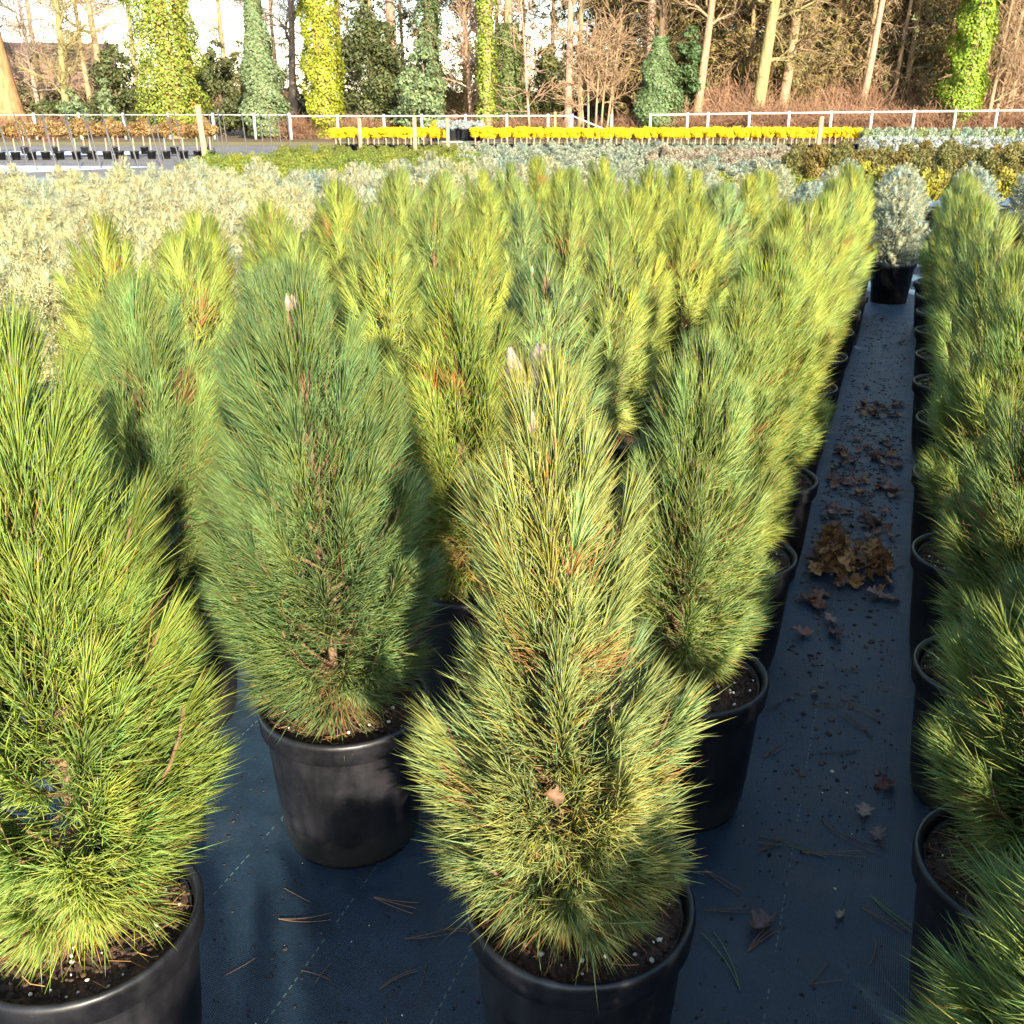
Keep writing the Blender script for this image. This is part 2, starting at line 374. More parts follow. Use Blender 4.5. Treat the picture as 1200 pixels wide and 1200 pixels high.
    br = (rng.random(n_needle) < brown * (1.8 * (sv < .38) + .12 + 2.0 * (rel < .12)))
    if brown_z is not None:
        for bz, hw in brown_z: br |= (np.abs(rel - bz) < hw) & (sv < .6) & (rng.random(n_needle) < .55)
    for _ in range(3):      # dead tufts where a whorl died back
        tq = rng.uniform(.12, .7); aq = rng.random() * 6.283; rq = Rf(tq) * rng.uniform(.35, .62); cq = np.array([rq * np.cos(aq), rq * np.sin(aq), z0 + tq * hgt])
        br |= (np.linalg.norm(P - cq, axis=1) < rng.uniform(.025, .045)) & (rng.random(n_needle) < .8) & (brown > .03)
    nb = br.sum(); C[br] = np.array([.24, .125, .05]) * rng.uniform(.6, 1.5, (nb, 1)); L[br] *= .9
    ye = rng.random(n_needle) < .022; C[ye & ~br] = np.array([.30, .26, .06])
    # dry straw skirt round the foot of the stem
    if skirt:
        a = rng.random(skirt) * 6.283; zz = z0 + .02 + rng.random(skirt) * .10
        P2 = np.stack([.012 * np.cos(a), .012 * np.sin(a), zz], -1); k = rng.uniform(.35, 1.3, skirt)
        D2 = unit(np.stack([np.cos(a) * k, np.sin(a) * k, rng.uniform(-.75, .25, skirt)], -1))
        P = np.vstack([P, P2]); D = np.vstack([D, D2]); L = np.concatenate([L, rng.uniform(.07, .13, skirt)])
        bend = np.vstack([bend, np.stack([0 * a, 0 * a, rng.uniform(-.3, 0, skirt)], -1)])
        C = np.vstack([C, np.array([.27, .15, .06]) * rng.uniform(.5, 1.5, (skirt, 1))])
    # keep tips above the soil
    tz = P[:, 2] + D[:, 2] * L + bend[:, 2] * L; low = np.minimum(tz - (z0 + .004), 0)
    bend[:, 2] -= low / L
    W = nw * rng.uniform(.8, 1.2, len(P))
    V, T, CC = needle_geo(rng, P, D, L, W, bend, C, seg)
    nm = mesh('needles', V, T, tint=CC, mat=M['needle'])
    buds = [(tip[i], unit((tip[i] - ctl[i])[None])[0]) for i in np.argsort(-zt)[:bud_n]]
    return trunk_me, nm, buds
def make_bud(seed):
    rng = np.random.default_rng(seed); n = 9
    prof = [(.0035, 0), (.0062, .004), (.0072, .012), (.0066, .022), (.0050, .030), (.0022, .035), (.0004, .037)]
    V, T, Q = lathe(prof, n); V = V * (1 + rng.normal(0, .05, (len(V), 1)))
    C = np.array([.34, .26, .20]) * rng.uniform(.6, 1.3, (len(V), 1))
    return MB().add(V, T, Q, C).build('bud', M['bits'], False)
BUD = make_bud(4)
Z0 = .315
OVAL = [(0, .15), (.08, .21), (.25, .262), (.45, .27), (.62, .24), (.8, .175), (.92, .11), (1, .05)]
SLIM = [(0, .14), (.1, .20), (.3, .245), (.5, .24), (.7, .205), (.86, .14), (1, .05)]
TIER = [(0, .17), (.08, .235), (.2, .272), (.33, .282), (.42, .262), (.49, .19), (.55, .172), (.64, .195), (.75, .182), (.86, .13), (.94, .095), (1, .075)]
PINES = {
    'two_tier': pine_parts(11, TIER, Z0, 1.25, 120, 30000, (.08, .11), .0020, 2, (.185, .24, .085), .045, 260, brown_z=[(.5, .03), (.30, .02)], tips=[(.02, 0, 1.15), (.022, 5.0, 1.155), (.03, 3.2, 1.14), (.028, 1.0, 1.15), (.03, 4.2, 1.12)]),
    'bare_stem': pine_parts(23, [(0, .15), (.1, .235), (.28, .285), (.5, .28), (.7, .225), (.86, .15), (1, .055)], Z0, 1.27, 120, 30000, (.08, .11), .0019, 2, (.14, .205, .062), .05, 420, bare=.62, brown_z=[(.55, .02)]),
    'broad': pine_parts(31, [(0, .15), (.1, .235), (.28, .29), (.5, .28), (.7, .235), (.86, .16), (1, .06)], Z0, 1.30, 120, 30000, (.085, .115), .0020, 2, (.175, .25, .055), .045, 240),
    'near_a': pine_parts(41, OVAL, Z0, 1.15, 105, 24000, (.085, .115), .0020, 2, (.185, .255, .068), .05, 180, brown_z=[(.45, .02)]),
    'near_b': pine_parts(52, SLIM, Z0, 1.15, 100, 23000, (.085, .115), .0020, 2, (.185, .255, .068), .06, 160, brown_z=[(.62, .025)]),
    'mid_a': pine_parts(61, OVAL, Z0, 1.15, 90, 9500, (.09, .12), .0040, 1, (.205, .28, .080), .035, 60, cvar=.26),
    'mid_b': pine_parts(62, SLIM, Z0, 1.15, 85, 9500, (.09, .125), .0040, 1, (.205, .28, .080), .035, 60, cvar=.26, brown_z=[(.6, .03)]),
    'mid_c': pine_parts(63, [(0, .15), (.15, .25), (.4, .27), (.6, .235), (.75, .22), (.9, .14), (1, .06)], Z0, 1.15, 90, 9500, (.09, .12), .0040, 1, (.205, .28, .080), .035, 60, cvar=.26, brown_z=[(.4, .02)]),
    'mid_d': pine_parts(64, [(0, .14), (.12, .22), (.35, .25), (.55, .23), (.8, .15), (1, .04)], Z0, 1.15, 85, 9500, (.09, .12), .0040, 1, (.205, .28, .080), .035, 60, cvar=.26),
}
prng = random.Random(5)
def potted_pine(kind, x, y, label, group=None, top=1.15, tint=(1, 1, 1), rz=None, wid=1.0, soil=None, buds=8, lo=False, cat='potted pine', name='potted_pine', bud_s=1.0, off_w=(0, 0), lean_w=None, bud_up=0):
    rz = prng.uniform(0, 6.28) if rz is None else rz
    e = empty(name, (x, y, 0), rz); tag(e, label, cat, group)
    base_top = {'two_tier': 1.25, 'bare_stem': 1.27, 'broad': 1.30}.get(kind, 1.15)
    k = (top - Z0) / (base_top - Z0)
    if lo:
        obj('pot', pot_lo, e)
    else:
        p = obj('pot', pot_me, e); obj('rim', rim_me, p)
    s = SOILS[prng.randrange(3) if soil is None else soil]
    so = obj('soil', s[0], e)
    if not lo:
        tag(obj('perlite', s[1], so), kind='stuff'); tag(obj('dead_needles', s[2], so), kind='stuff')
    tm, nm, bd = PINES[kind]; off = Z0 * (1 - k)
    ln = R(2.2); tilt = (prng.uniform(-ln, ln), prng.uniform(-ln, ln), 0) 
    ow = Vector((off_w[0], off_w[1], 0)); ow.rotate(__import__('mathutils').Euler((0, 0, -rz))); ow.z = off
    if lean_w is not None:
        lw = Vector((lean_w[0], lean_w[1], 1)).normalized(); lw.rotate(__import__('mathutils').Euler((0, 0, -rz))); tilt = lw.to_track_quat('Z', 'Y').to_euler()
    tk = obj('trunk', tm, e, ow, tilt, (wid, wid, k))
    nd = obj('needles', nm, e, ow, tilt, (wid, wid, k)); nd.color = (*tint, 1); tag(nd, kind='stuff')
    for i, (bp, bdir) in enumerate(bd[:buds]):
        q = Vector(bdir).to_track_quat('Z', 'Y').to_euler(); sc = prng.uniform(.65, 1.1) * (bud_s * 1.5 if i < 4 and bud_up else bud_s * .85)
        b = obj('bud', BUD, tk, tuple(np.array(bp) + np.array(bdir) * (bud_up if i < 4 else 0)), q, (sc, sc, sc / k))
    return e

# the named plants in front
GREEN, BLUE, YELL = (1, 1, 1), (.86, .95, 1.22), (1.15, 1.08, .75)
potted_pine('two_tier', -.35, 1.27, 'two-tiered potted pine crowned by a cluster of big pale buds', top=1.25, tint=(1.28, 1.2, 1.05), rz=.5, soil=0, buds=14, bud_s=1.3, wid=.89, off_w=(-.012, -.004), lean_w=(-.042, -.015), bud_up=.004)
potted_pine('bare_stem', -1.00, 1.67, 'egg-shaped shade-tinted potted pine with a bare brown stem above its soil', top=1.27, tint=(.92, .98, 1.0), rz=2.2, soil=1, buds=9)  # tint kept darker to put the camera holder's shadow into the needle colour
potted_pine('broad', -1.08, .96, 'broad bright yellow-green potted pine in front of the bare-stemmed pine', top=1.31, tint=(1.05, 1.05, .9), rz=4.0, soil=2, buds=10, wid=.93)
ORD = ['first', 'second', 'third', 'fourth', 'fifth', 'sixth', 'seventh', 'eighth', 'ninth', 'tenth', 'eleventh', 'twelfth', 'thirteenth', 'fourteenth', 'fifteenth', 'sixteenth', 'seventeenth', 'eighteenth', 'nineteenth', 'twentieth']
# row along the left edge of the path
yl = [2.04, 2.75, 3.44, 4.14, 4.76, 5.42, 6.08, 6.74, 7.4, 8.05, 8.7]
tl = [1.12, 1.12, 1.17, 1.20, 1.17, 1.16, 1.18, 1.15, 1.16, 1.14, 1.15]
cl = [(1.0, 1.0, 1.0), (1.05, 1.02, .85), (1.1, 1.05, .8), YELL, (1.08, 1.04, .85), YELL, GREEN, (1.1, 1.05, .8), YELL, GREEN, YELL]
for i, y in enumerate(yl):
    potted_pine(['near_a', 'near_b'][i % 2] if i < 3 else 'mid_' + 'abcd'[i % 4], -.345 + prng.uniform(-.015, .015), y,
                f'potted pine on the path left edge, {ORD[i]} behind the pine with big buds', top=tl[i], tint=cl[i], lo=i > 7, buds=6 if i < 4 else 2, wid=(.80, .88, .95)[i] if i < 3 else .97, off_w=(-.03, 0))
# row along the right edge
yr = [1.0, 1.60, 2.29, 2.97, 3.70, 4.42, 5.06, 5.67, 6.33, 6.97, 7.6, 8.2]
for i, y in enumerate(yr):
    potted_pine(['near_b', 'near_a'][i % 2] if i < 4 else 'mid_' + 'dacb'[i % 4], (.335 if i else .33) + prng.uniform(-.01, .01), y,
                f'potted pine in the row right of the path, {ORD[i]} counted towards the woodland', top=(.90, 1.02, 1.09, 1.10, 1.12, 1.1, 1.12, 1.12, 1.1, 1.12, 1.1, 1.12)[i],
                tint=[(1, 1.02, .9), (1.0, 1.0, .9), GREEN, (1.05, 1.02, .85)][i % 4], lo=i > 8, buds=5 if i < 4 else 1, wid=(1.05, .95)[i] if i < 2 else .98, off_w=(.03, 0))
for i, y in enumerate((.38, -.16, -.7, -1.24, -1.78)):  # unseen pines added behind the camera, height and spacing set for foreground shade
    potted_pine('mid_' + 'abcda'[i], .37, y, 'unseen potted pine added to shade the foreground, continuing the right-hand row', 'unseen pines added for foreground shade', top=.98, lo=True, buds=0, wid=1.05)
# the block behind, left: staggered columns
def tone(t): return 'bluish-green' if t[2] > 1.1 else ('yellow-green' if t[2] < .82 else 'mid-green')
for ci in range(1, 5):
    x = -.34 - .67 * ci
    for k in range(-1, 12):
        y = (1.28 if ci % 2 == 0 else .97) + .69 * k
        if ci == 1 and k < 2: continue
        if y < .6 + .9 * (ci - 1) or y > 8.9: continue
        near = (ci == 1 and k == 2) or (ci == 2 and k == 1) or (ci == 2 and k == 2) or (ci == 3 and k in (2,))
        t = prng.choice([GREEN, (1.1, 1.05, .8), YELL, (1.0, 1.0, .9), BLUE if prng.random() < .4 else YELL])
        if (ci, k) == (2, 1): t = (.9, .97, 1.0)
        if (ci, k) == (1, 3): t = (.9, .97, 1.15)
        if (ci, k) == (2, 2): t = BLUE
        potted_pine(prng.choice(['near_a', 'near_b']) if near else 'mid_' + prng.choice('abcd'), x + prng.uniform(-.04, .04), y + prng.uniform(-.05, .05), f'{tone(t)} potted pine, {ORD[ci]} row left of the path, behind the bare-stemmed pine', f'{tone(t)} pines of left block row {ci + 1}',
                    top=prng.uniform(1.06, 1.2), tint=t, lo=not near and k > 3, buds=5 if near else (2 if k < 5 else 0), wid=prng.uniform(.98, 1.12))
for ci in range(1, 5):
    x = .345 + .66 * ci
    for k in range(-4, 12):
        y = (1.25 if ci % 2 else .92) + .67 * k
        if y < -1.6 or y > 8.6 or y < 1.5 * ci - 3: continue
        t = prng.choice([GREEN, YELL, (1.05, 1.02, .85), (1.1, 1.05, .8)])
        potted_pine('mid_' + prng.choice('abcd'), x + prng.uniform(-.03, .03), y + prng.uniform(-.05, .05), f'{tone(t)} potted pine in the right block, {ORD[ci]} row in from the path', f'{tone(t)} pines of right block row {ci + 1}', top=prng.uniform(1.04, 1.16),
                    tint=t, lo=True, buds=0, wid=prng.uniform(1.05, 1.15))

# ------------------------------------------------------------------ silver pines and other beds
SILVER = [pine_parts(70 + i, [(0, .16), (.2, .26), (.5, .27), (.75, .20), (.92, .11), (1, .05)], Z0, 1.0, 110, 12000, (.035, .055), .0040, 1, (.41, .43, .29), .01, 0,
                     spread=(40, 80), up=.15, inner=.4, cvar=.2, flow=.15, core=.35, branch_r=.0026, rise_k=.7) for i in range(3)]
BLUEBUSH = [pine_parts(80 + i, [(0, .24), (.2, .29), (.5, .29), (.8, .21), (1, .08)], Z0, .95, 130, 15000, (.028, .042), .0046, 1, (.30, .36, .28), .03, 0,
                       spread=(55, 88), up=.05, inner=.35, cvar=.25, flow=.1, core=.25, branch_r=.0026, rise_k=.45) for i in range(2)]
def bush(proto, x, y, label, cat, group, s=1, h=1, tint=(1, 1, 1), name='potted_silver_pine', withpot=True):
    e = empty(name, (x, y, 0), prng.uniform(0, 6.28)); tag(e, label, cat, group)
    if withpot: obj('pot', pot_lo, e)
    tm, nm, _ = proto; off = Z0 * (1 - h)
    obj('trunk', tm, e, (0, 0, off), None, (s, s, h)); n = obj('needles', nm, e, (0, 0, off), None, (s, s, h)); n.color = (*tint, 1); tag(n, kind='stuff')
    return e
for ci in range(0, 12):
    SL = f'silvery potted pine in the bed left of the green block, {ORD[ci]} row from the block'
    for k in range(16):
        x = -3.72 - .66 * ci + prng.uniform(-.08, .08); y = 3.0 + .66 * k + (ci % 2) * .33 + prng.uniform(-.08, .08)
        d = -x * math.sin(YAW) + y * math.cos(YAW); lat = x * math.cos(YAW) + y * math.sin(YAW)
        if d > 12.4 or abs(lat) > .56 * d + .6: continue
        bush(prng.choice(SILVER), x, y, SL, 'potted pine', f'silver pines, row {ci + 1} from the green block', prng.uniform(.95, 1.2), prng.uniform(.86, 1.06), prng.choice([(1, 1, 1), (1.05, 1.05, .9), (.92, 1, 1.06), (1.1, 1.1, .95)]))
# along the far end of the path and to its right
bush(BLUEBUSH[0], -.02, 9.25, 'blue-grey bushy pine whose black pot stands in the middle of the path end', 'potted pine', None, .95, 1.0, name='potted_blue_pine')
for ci in range(-9, 6):
    for k in range(7):
        x = -.05 + .72 * ci + prng.uniform(-.08, .08); y = 9.7 + .72 * k + (ci % 2) * .3 + prng.uniform(-.08, .08)
        if ci == 0 and k == 0: continue
        BL = f'blue-grey bushy potted pine past the path end, {ORD[k]} row from the green pines'
        if prng.random() < .12: continue
        bush(prng.choice(BLUEBUSH), x, y, BL, 'potted pine', f'blue pines past the path end, row {k + 1}', prng.uniform(.85, 1.1), prng.uniform(.82, 1.02), prng.choice([(1, 1, 1), (1.15, 1.1, .95), (.85, .95, 1.1)]), name='potted_blue_pine')

def clump_mesh(seed, centers, radii, n, size, color, mat='leaf', flat=1.0, cvar=.22, lift=.2, elong=1.6, inner=.35, noise_r=.12, name='foliage'):
    """leaf-sized folded faces through the outer part of several overlapping lobes"""
    rng = np.random.default_rng(seed); centers = np.asarray(centers, float); radii = np.asarray(radii, float)
    if radii.ndim == 1: radii = np.stack([radii] * 3, -1)
    wgt = radii.prod(1) ** (2 / 3); ci = rng.choice(len(centers), n, p=wgt / wgt.sum())
    dr = unit(rng.normal(0, 1, (n, 3))); rad = rng.random(n) ** inner
    bumpy = 1 + noise_r * (np.sin(dr[:, 0] * 7 + ci) + np.sin(dr[:, 1] * 8 + 2 * ci) + np.sin(dr[:, 2] * 9 + 3 * ci)) / 1.5
    P = centers[ci] + dr * radii[ci] * (rad * bumpy)[:, None]
    nrm = unit(dr + rng.normal(0, .55, (n, 3))); tan = unit(np.cross(nrm, rng.normal(0, 1, (n, 3))) + np.array([0, 0, lift])); bt = np.cross(nrm, tan)
    s = size * rng.uniform(.6, 1.4, (n, 1))
    a = P - tan * s * elong * .5; b = P + bt * s * .5 + nrm * s * .18; c = P + tan * s * elong * .5; d = P - bt * s * .5 + nrm * s * .18
    V = np.stack([a, b, c, d], 1).reshape(-1, 3); i = (np.arange(n) * 4)[:, None]
    T = (np.array([[0, 1, 2], [0, 2, 3]])[None] + i[:, None]).reshape(-1, 3)
    lob = rng.normal(1, cvar * .7, len(centers))[ci] * rng.normal(1, cvar, n)
    C = np.array(color) * np.clip(lob, .4, 1.8)[:, None] * np.stack([1 + rng.normal(0, .1, n), np.ones(n), 1 + rng.normal(0, .12, n)], -1)
    return mesh(name, V, T, tint=np.repeat(C, 4, 0), mat=M[mat])
def lobes(rng, n, prof, h, z0, rk=.5):
    """lobe centres filling a lathe-like outline"""
    px, py = np.array(prof).T; t = rng.random(n); r = np.interp(t, px, py)
    a = rng.random(n) * 6.283; rr = r * np.sqrt(rng.uniform(.1, 1, n)) * (1 - rk * .6)
    c = np.stack([rr * np.cos(a), rr * np.sin(a), z0 + t * h], -1); return c, np.maximum(r * rk, .02)

rngB = np.random.default_rng(99)
MUGO = []
for i in range(3):
    c, r = lobes(rngB, 16, [(0, .24), (.4, .27), (.8, .2), (1, .1)], .34, .16, .42)
    MUGO.append(clump_mesh(100 + i, c, r, 1500, .018, (.16, .19, .03), elong=2.6, lift=.8))
CONE = []
for i in range(3):
    c, r = lobes(rngB, 22, [(0, .22), (.4, .25), (.75, .2), (1, .08)], .56, .24, .42)
    CONE.append(clump_mesh(110 + i, c, r, 2200, .022, (.15, .13, .038), elong=2.4, lift=.8))
BALL = []
for i in range(3):
    c, r = lobes(rngB, 14, [(0, .16), (.5, .25), (1, .13)], .34, .30, .45)
    BALL.append(clump_mesh(120 + i, c, r, 1500, .024, (1, 1, 1), elong=2.2, lift=.7))
def small(proto, pt, label, cat, group, name, s=1.0, h=None, tint=(1, 1, 1), pot=True, pk=.8):
    h = s if h is None else h
    e = empty(name, (pt[0], pt[1], 0), prng.uniform(0, 6.28)); tag(e, label, cat, group)
    if pot: obj('pot', pot_lo, e, None, None, (pk, pk, pk * .8))
    f = obj('foliage', proto, e, None, None, (s, s, h)); f.color = (*tint, 1); tag(f, kind='stuff'); return e
# low yellow-green dwarf pines beyond the silver bed
for ri, d in enumerate(np.arange(15.0, 27.5, .72)):
    for u in np.arange(130, 1060, 640 / d):
        if d < 20.5 and u < 150 + (27 - d) * 9: pass
        if prng.random() < .08: continue
        if u > 560 and d > 19: continue
        uu = u + prng.uniform(-6, 6)
        if uu < 195 + (d - 15) * 4: continue
        if uu > 560 and prng.random() < .35: continue
        small(prng.choice(MUGO), far(uu, d + prng.uniform(-.1, .1)), f'low yellow-green cushion pine past the silver pines, {ORD[ri]} row of its bed', 'potted pine', f'yellow-green cushion pines, row {ri + 1}', 'cushion_pine',
              prng.uniform(.85, 1.15), prng.uniform(.8, 1.05), prng.choice([(1, 1, 1), (1.2, 1.1, .8), (.9, 1, 1)]), pk=.75)
for ri, d in enumerate(np.arange(27.6, 34.4, .8)):
    for u in np.arange(335, 545, 760 / d):
        small(prng.choice(MUGO), far(u + prng.uniform(-5, 5), d), f'low olive cushion pine before the yellow standards, {ORD[ri]} row of its bed', 'potted pine', f'olive cushion pines, row {ri + 1}', 'cushion_pine',
              prng.uniform(.9, 1.15), .85, (.9, .85, .9), pk=.75)
# grey-blue mounds in the middle distance
for ri, d in enumerate(np.arange(20, 35, .85)):
    for u in np.arange(548, 930, 700 / d):
        if prng.random() < .1: continue
        rd = u > 760 and 25 < d < 31
        small(prng.choice(BALL), far(u + prng.uniform(-6, 6), d + prng.uniform(-.2, .2)), f'reddish-grey dwarf conifer in the {ORD[ri]} row of the bed before the yellow standards' if rd else f'grey-blue dwarf conifer in the {ORD[ri]} row of the bed before the yellow standards', 'dwarf conifer',
              f'reddish dwarf conifers, row {ri + 1}' if rd else f'grey-blue dwarf conifers, row {ri + 1}', 'dwarf_conifer', prng.uniform(.8, 1.05), prng.uniform(.6, .85),
              (.30, .25, .17) if rd else prng.choice([(.26, .29, .20), (.30, .31, .21), (.22, .26, .19)]), pk=.75)
# yellow-green balls among the blue pines on the right
for u, d in [(1032, 15.5), (1084, 14.6), (1126, 15.4), (1166, 14.8), (1200, 15.6), (1010, 16.4)]:
    small(BALL[0], far(u, d), 'bright yellow-green ball conifer between the blue pines and the olive cones', 'dwarf conifer', 'yellow-green ball conifers', 'ball_conifer', 1.05, 1.1, (.30, .27, .035), pk=.9)
for d in (19.5, 20.6, 21.7, 22.8):
    for u in np.arange(925, 1235, 25):
        small(prng.choice(CONE), far(u + prng.uniform(-4, 4) + (d * 10) % 13, d), 'olive-brown broad conifer in the row past the yellow-green balls', 'dwarf conifer', 'olive-brown conifers on the right', 'olive_conifer', prng.uniform(.95, 1.15), prng.uniform(.95, 1.12),
              prng.choice([(1, 1, 1), (1.15, 1, .8), (.85, .95, .9)]), pk=.85)
for d in (28.5, 29.6):
    for u in np.arange(1012, 1230, 15):
        small(prng.choice(BALL), far(u + prng.uniform(-2, 2), d), 'silvery white ball conifer in the row past the olive-brown conifers', 'dwarf conifer', 'silver ball conifers on the right', 'silver_conifer', prng.uniform(1, 1.2), 1.15, (.34, .37, .33), pk=.9)
for d in (38, 39.4):
    for u in np.arange(1012, 1230, 13):
        small(prng.choice(BALL), far(u + prng.uniform(-2, 2), d), 'pale green conifer in the last row before the fence', 'dwarf conifer', 'pale green conifers before the fence', 'pale_conifer', prng.uniform(1, 1.25), 1.25, prng.choice([(.25, .31, .2), (.22, .3, .22), (.26, .30, .12)]), pk=.9)

# ------------------------------------------------------------------ standards on stems
c, r = lobes(np.random.default_rng(7), 9, [(0, .14), (.5, .24), (1, .12)], .20, .50, .5)
YTOP = [clump_mesh(130 + i, c + np.random.default_rng(i).normal(0, .02, c.shape), r, 2600, .026, (.78, .55, .012), elong=2.4, lift=.6, name='crown') for i in range(2)]
c, r = lobes(np.random.default_rng(8), 12, [(0, .2), (.5, .3), (1, .16)], .30, .72, .5)
BTOP = [clump_mesh(140 + i, c, r, 2200, .034, (.26, .16, .06), elong=2.2, lift=.6, name='crown') for i in range(2)]
zz = np.linspace(.2, .6, 4)
stem_me = MB().add(*tubes(np.stack([.006 * np.sin(zz * 20), 0 * zz, zz], -1)[None], np.full((1, 4), .022), 6), (.42, .30, .20)).build('stem', M['bark'], True)
def standard(pt, crown, label, cat, group, name, s=1, hz=1, stem_k=1.0):
    e = empty(name, (pt[0], pt[1], 0), prng.uniform(0, 6.28)); tag(e, label, cat, group)
    obj('pot', pot_lo, e, None, None, (.8, .8, .7)); obj('stem', stem_me, e, None, None, (1, 1, stem_k))
    f = obj('crown', crown, e, None, None, (s, s, hz)); tag(f, kind='stuff'); return e
YL = 'dwarf pine with golden yellow crown on a short stem in the yellow row'
for row, d in enumerate((40.0, 40.7)):
    for u in np.arange(393 + row * 5, 1006, 7.5):
        if 513 < u < 558: continue
        standard(far(u + prng.uniform(-1.5, 1.5), d), prng.choice(YTOP), YL + (', rear file', ', front file')[row == 0], 'standard pine', ('golden standards, front file', 'golden standards, rear file')[row], 'golden_standard', prng.uniform(1.0, 1.2), prng.uniform(1.0, 1.1))
BRL = 'grafted standard with a rusty brown crown on a pale stem beside a leaning stake'
SKL = 'thin grey metal stake leaning among the brown standards'
def stake(u, d, top, lean, r=.017, c=(.075, .072, .07), label=SKL, grp='grey metal stakes among the standards', cat='stake', nm='metal_stake', mat='metal'):
    p = far(u, d); q = p + RT * lean[0] + FH * lean[1] + np.array([0, 0, top])
    me = MB().add(*tubes(np.stack([np.array([0, 0, -.02]), (q - p) * .5, q - p, (q - p) * 1.001])[None], np.array([[r, r, r * .95, r * .3]]), 6), c).build(nm, M[mat])
    o = obj(nm, me, None, tuple(p)); tag(o, label, cat, grp); return o
for i, u in enumerate(np.arange(-14, 262, 17.5)):
    standard(far(u + prng.uniform(-3, 3), 33.2 + u * .004), prng.choice(BTOP), BRL, 'standard conifer', 'brown-topped standards on the left', 'brown_standard', prng.uniform(1.2, 1.4), 1.0, 1.3)
    if i % 2 == 0: standard(far(u + 9, 37.5), prng.choice(BTOP), BRL, 'standard conifer', 'brown-topped standards on the left', 'brown_standard', 1.1, 1.1, 1.4)
for u in np.arange(-5, 215, 24): stake(u + prng.uniform(-4, 4), 27.2 + u * .012, 1.30, (-.30, .2))
for u in np.arange(8, 240, 26): stake(u + prng.uniform(-6, 6), 32.0, 1.38, (-.22, .15))
for u in (246, 252, 258, 263, 268, 290, 310, 320, 331, 342): stake(u, 36 + (u - 246) * .02, 1.35, (-.1, .1))
# round wooden posts
def post(u, d, h, r, label, lean=(0, 0)):
    p = far(u, d); l_ = RT * lean[0]
    P = np.stack([np.array([0, 0, -.05]), l_ * .5 + np.array([0, 0, h * .5]), l_ + np.array([0, 0, h]), l_ + np.array([0, 0, h + .004])])[None]
    me = MB().add(*tubes(P, np.array([[r * 1.08, r, r * .96, .002]]), 9), (.40, .26, .15)).build('wooden_post', M['wood'])
    tag(obj('wooden_post', me, None, tuple(p)), label, 'post')
post(242, 30.5, 1.55, .085, 'thick round wooden post at the edge of the leaning grey stakes', (-.08, 0))
post(487, 33.0, 1.28, .065, 'wooden post among the low cushion pines, a little left of the pot bench', (0, 0))
post(423, 38.0, 1.15, .07, 'wooden post standing before the left end of the yellow row')
post(525, 39.0, 1.15, .07, 'wooden post at the corner of the pot bench')
post(952, 20.3, 1.36, .045, 'slender wooden post rising from the olive-brown conifers', (.03, 0))
post(650, 41.6, 1.35, .05, 'wooden post behind the yellow row near the broken fence rail')

# ------------------------------------------------------------------ bench with pots
bench = empty('pot_bench', tuple(far(543, 41.2)), YAW); tag(bench, 'low grey metal bench carrying black pots in the gap of the yellow row', 'bench')
obj('deck', MB().add(*box((.45, 0, .30), (1.9, .42, .022)), (.5, .5, .5)).build('deck', M['metal']), bench)
lg = MB().add(*box((0, 0, .14), (.03, .03, .138)), (.3, .3, .3)).build('leg', M['metal'])
for sx in (-1.3, -.2, .9, 2.2):
    for sy in (-.36, .36): obj('leg', lg, bench, (sx, sy, 0))
tall = MB().add(*lathe([(0, .0), (.13, 0), (.15, .40), (.16, .405), (.16, .44), (.15, .44), (.148, .42), (0, .42)], 14)).build('pot', M['pot'], True)
for i, u in enumerate((517, 524, 531, 538, 545, 552, 562)):
    p = far(u, 41.05 + (i % 2) * .28); e = empty('bench_conifer', (p[0], p[1], .324), i); tag(e, 'silver-grey conifer in a black pot on the low metal bench', 'dwarf conifer', 'conifers on the pot bench')
    obj('pot', tall, e); f = obj('foliage', BALL[i % 3], e, (0, 0, .16), None, (1, 1, .85)); f.color = (.34, .38, .37, 1); tag(f, kind='stuff')
p = far(511, 41.1); e = empty('bench_conifer', (p[0], p[1], .324)); tag(e, 'yellow-green conifer in a black pot at the end of the metal bench', 'dwarf conifer')
obj('pot', tall, e); f = obj('foliage', BALL[1], e, (0, 0, .16), None, (.9, .9, .85)); f.color = (.5, .42, .03, 1); tag(f, kind='stuff')

# ------------------------------------------------------------------ fence
def fence(us, d, h0, h1, label, railh=.05, sag=None):
    p0 = far(us[0], d); e = empty('white_rail_fence', tuple(p0)); tag(e, label, 'fence')
    pts = [far(u, d) - p0 for u in us]
    for i, p in enumerate(pts):
        hh = h0 + (h1 - h0) * i / (len(us) - 1)
        obj('post', MB().add(*box((0, 0, (hh + .06) / 2), (.055, .055, (hh + .06) / 2), YAW), (.50, .48, .45)).build('post', M['paint']), e, tuple(p))
    for i in range(len(pts) - 1):
        ha = h0 + (h1 - h0) * i / (len(us) - 1); hb = h0 + (h1 - h0) * (i + 1) / (len(us) - 1)
        a = pts[i] + np.array([0, 0, ha - .03]) - FH * .09; b = pts[i + 1] + np.array([0, 0, hb - .03]) - FH * .09
        if sag and i in sag: b = b - np.array([0, 0, sag[i]])
        L = np.linalg.norm(b - a); m = (a + b) / 2; x = (b - a) / L
        V, T, Q = box((0, 0, 0), (L / 2 - .004, .022, railh)); up_ = np.array([0, 0, 1.]); yv = unit(np.cross(up_, x)[None])[0]; zv = np.cross(x, yv)
        obj('rail', MB().add(V[:, :1] * x + V[:, 1:2] * yv + V[:, 2:] * zv, T, Q, (.50, .48, .45)).build('rail', M['paint']), e, tuple(m))
fence([-60, -8, 44, 96, 148, 200, 252, 300, 341], 54.5, 1.18, 1.18, 'white rail fence behind the brown-topped standards', .02)
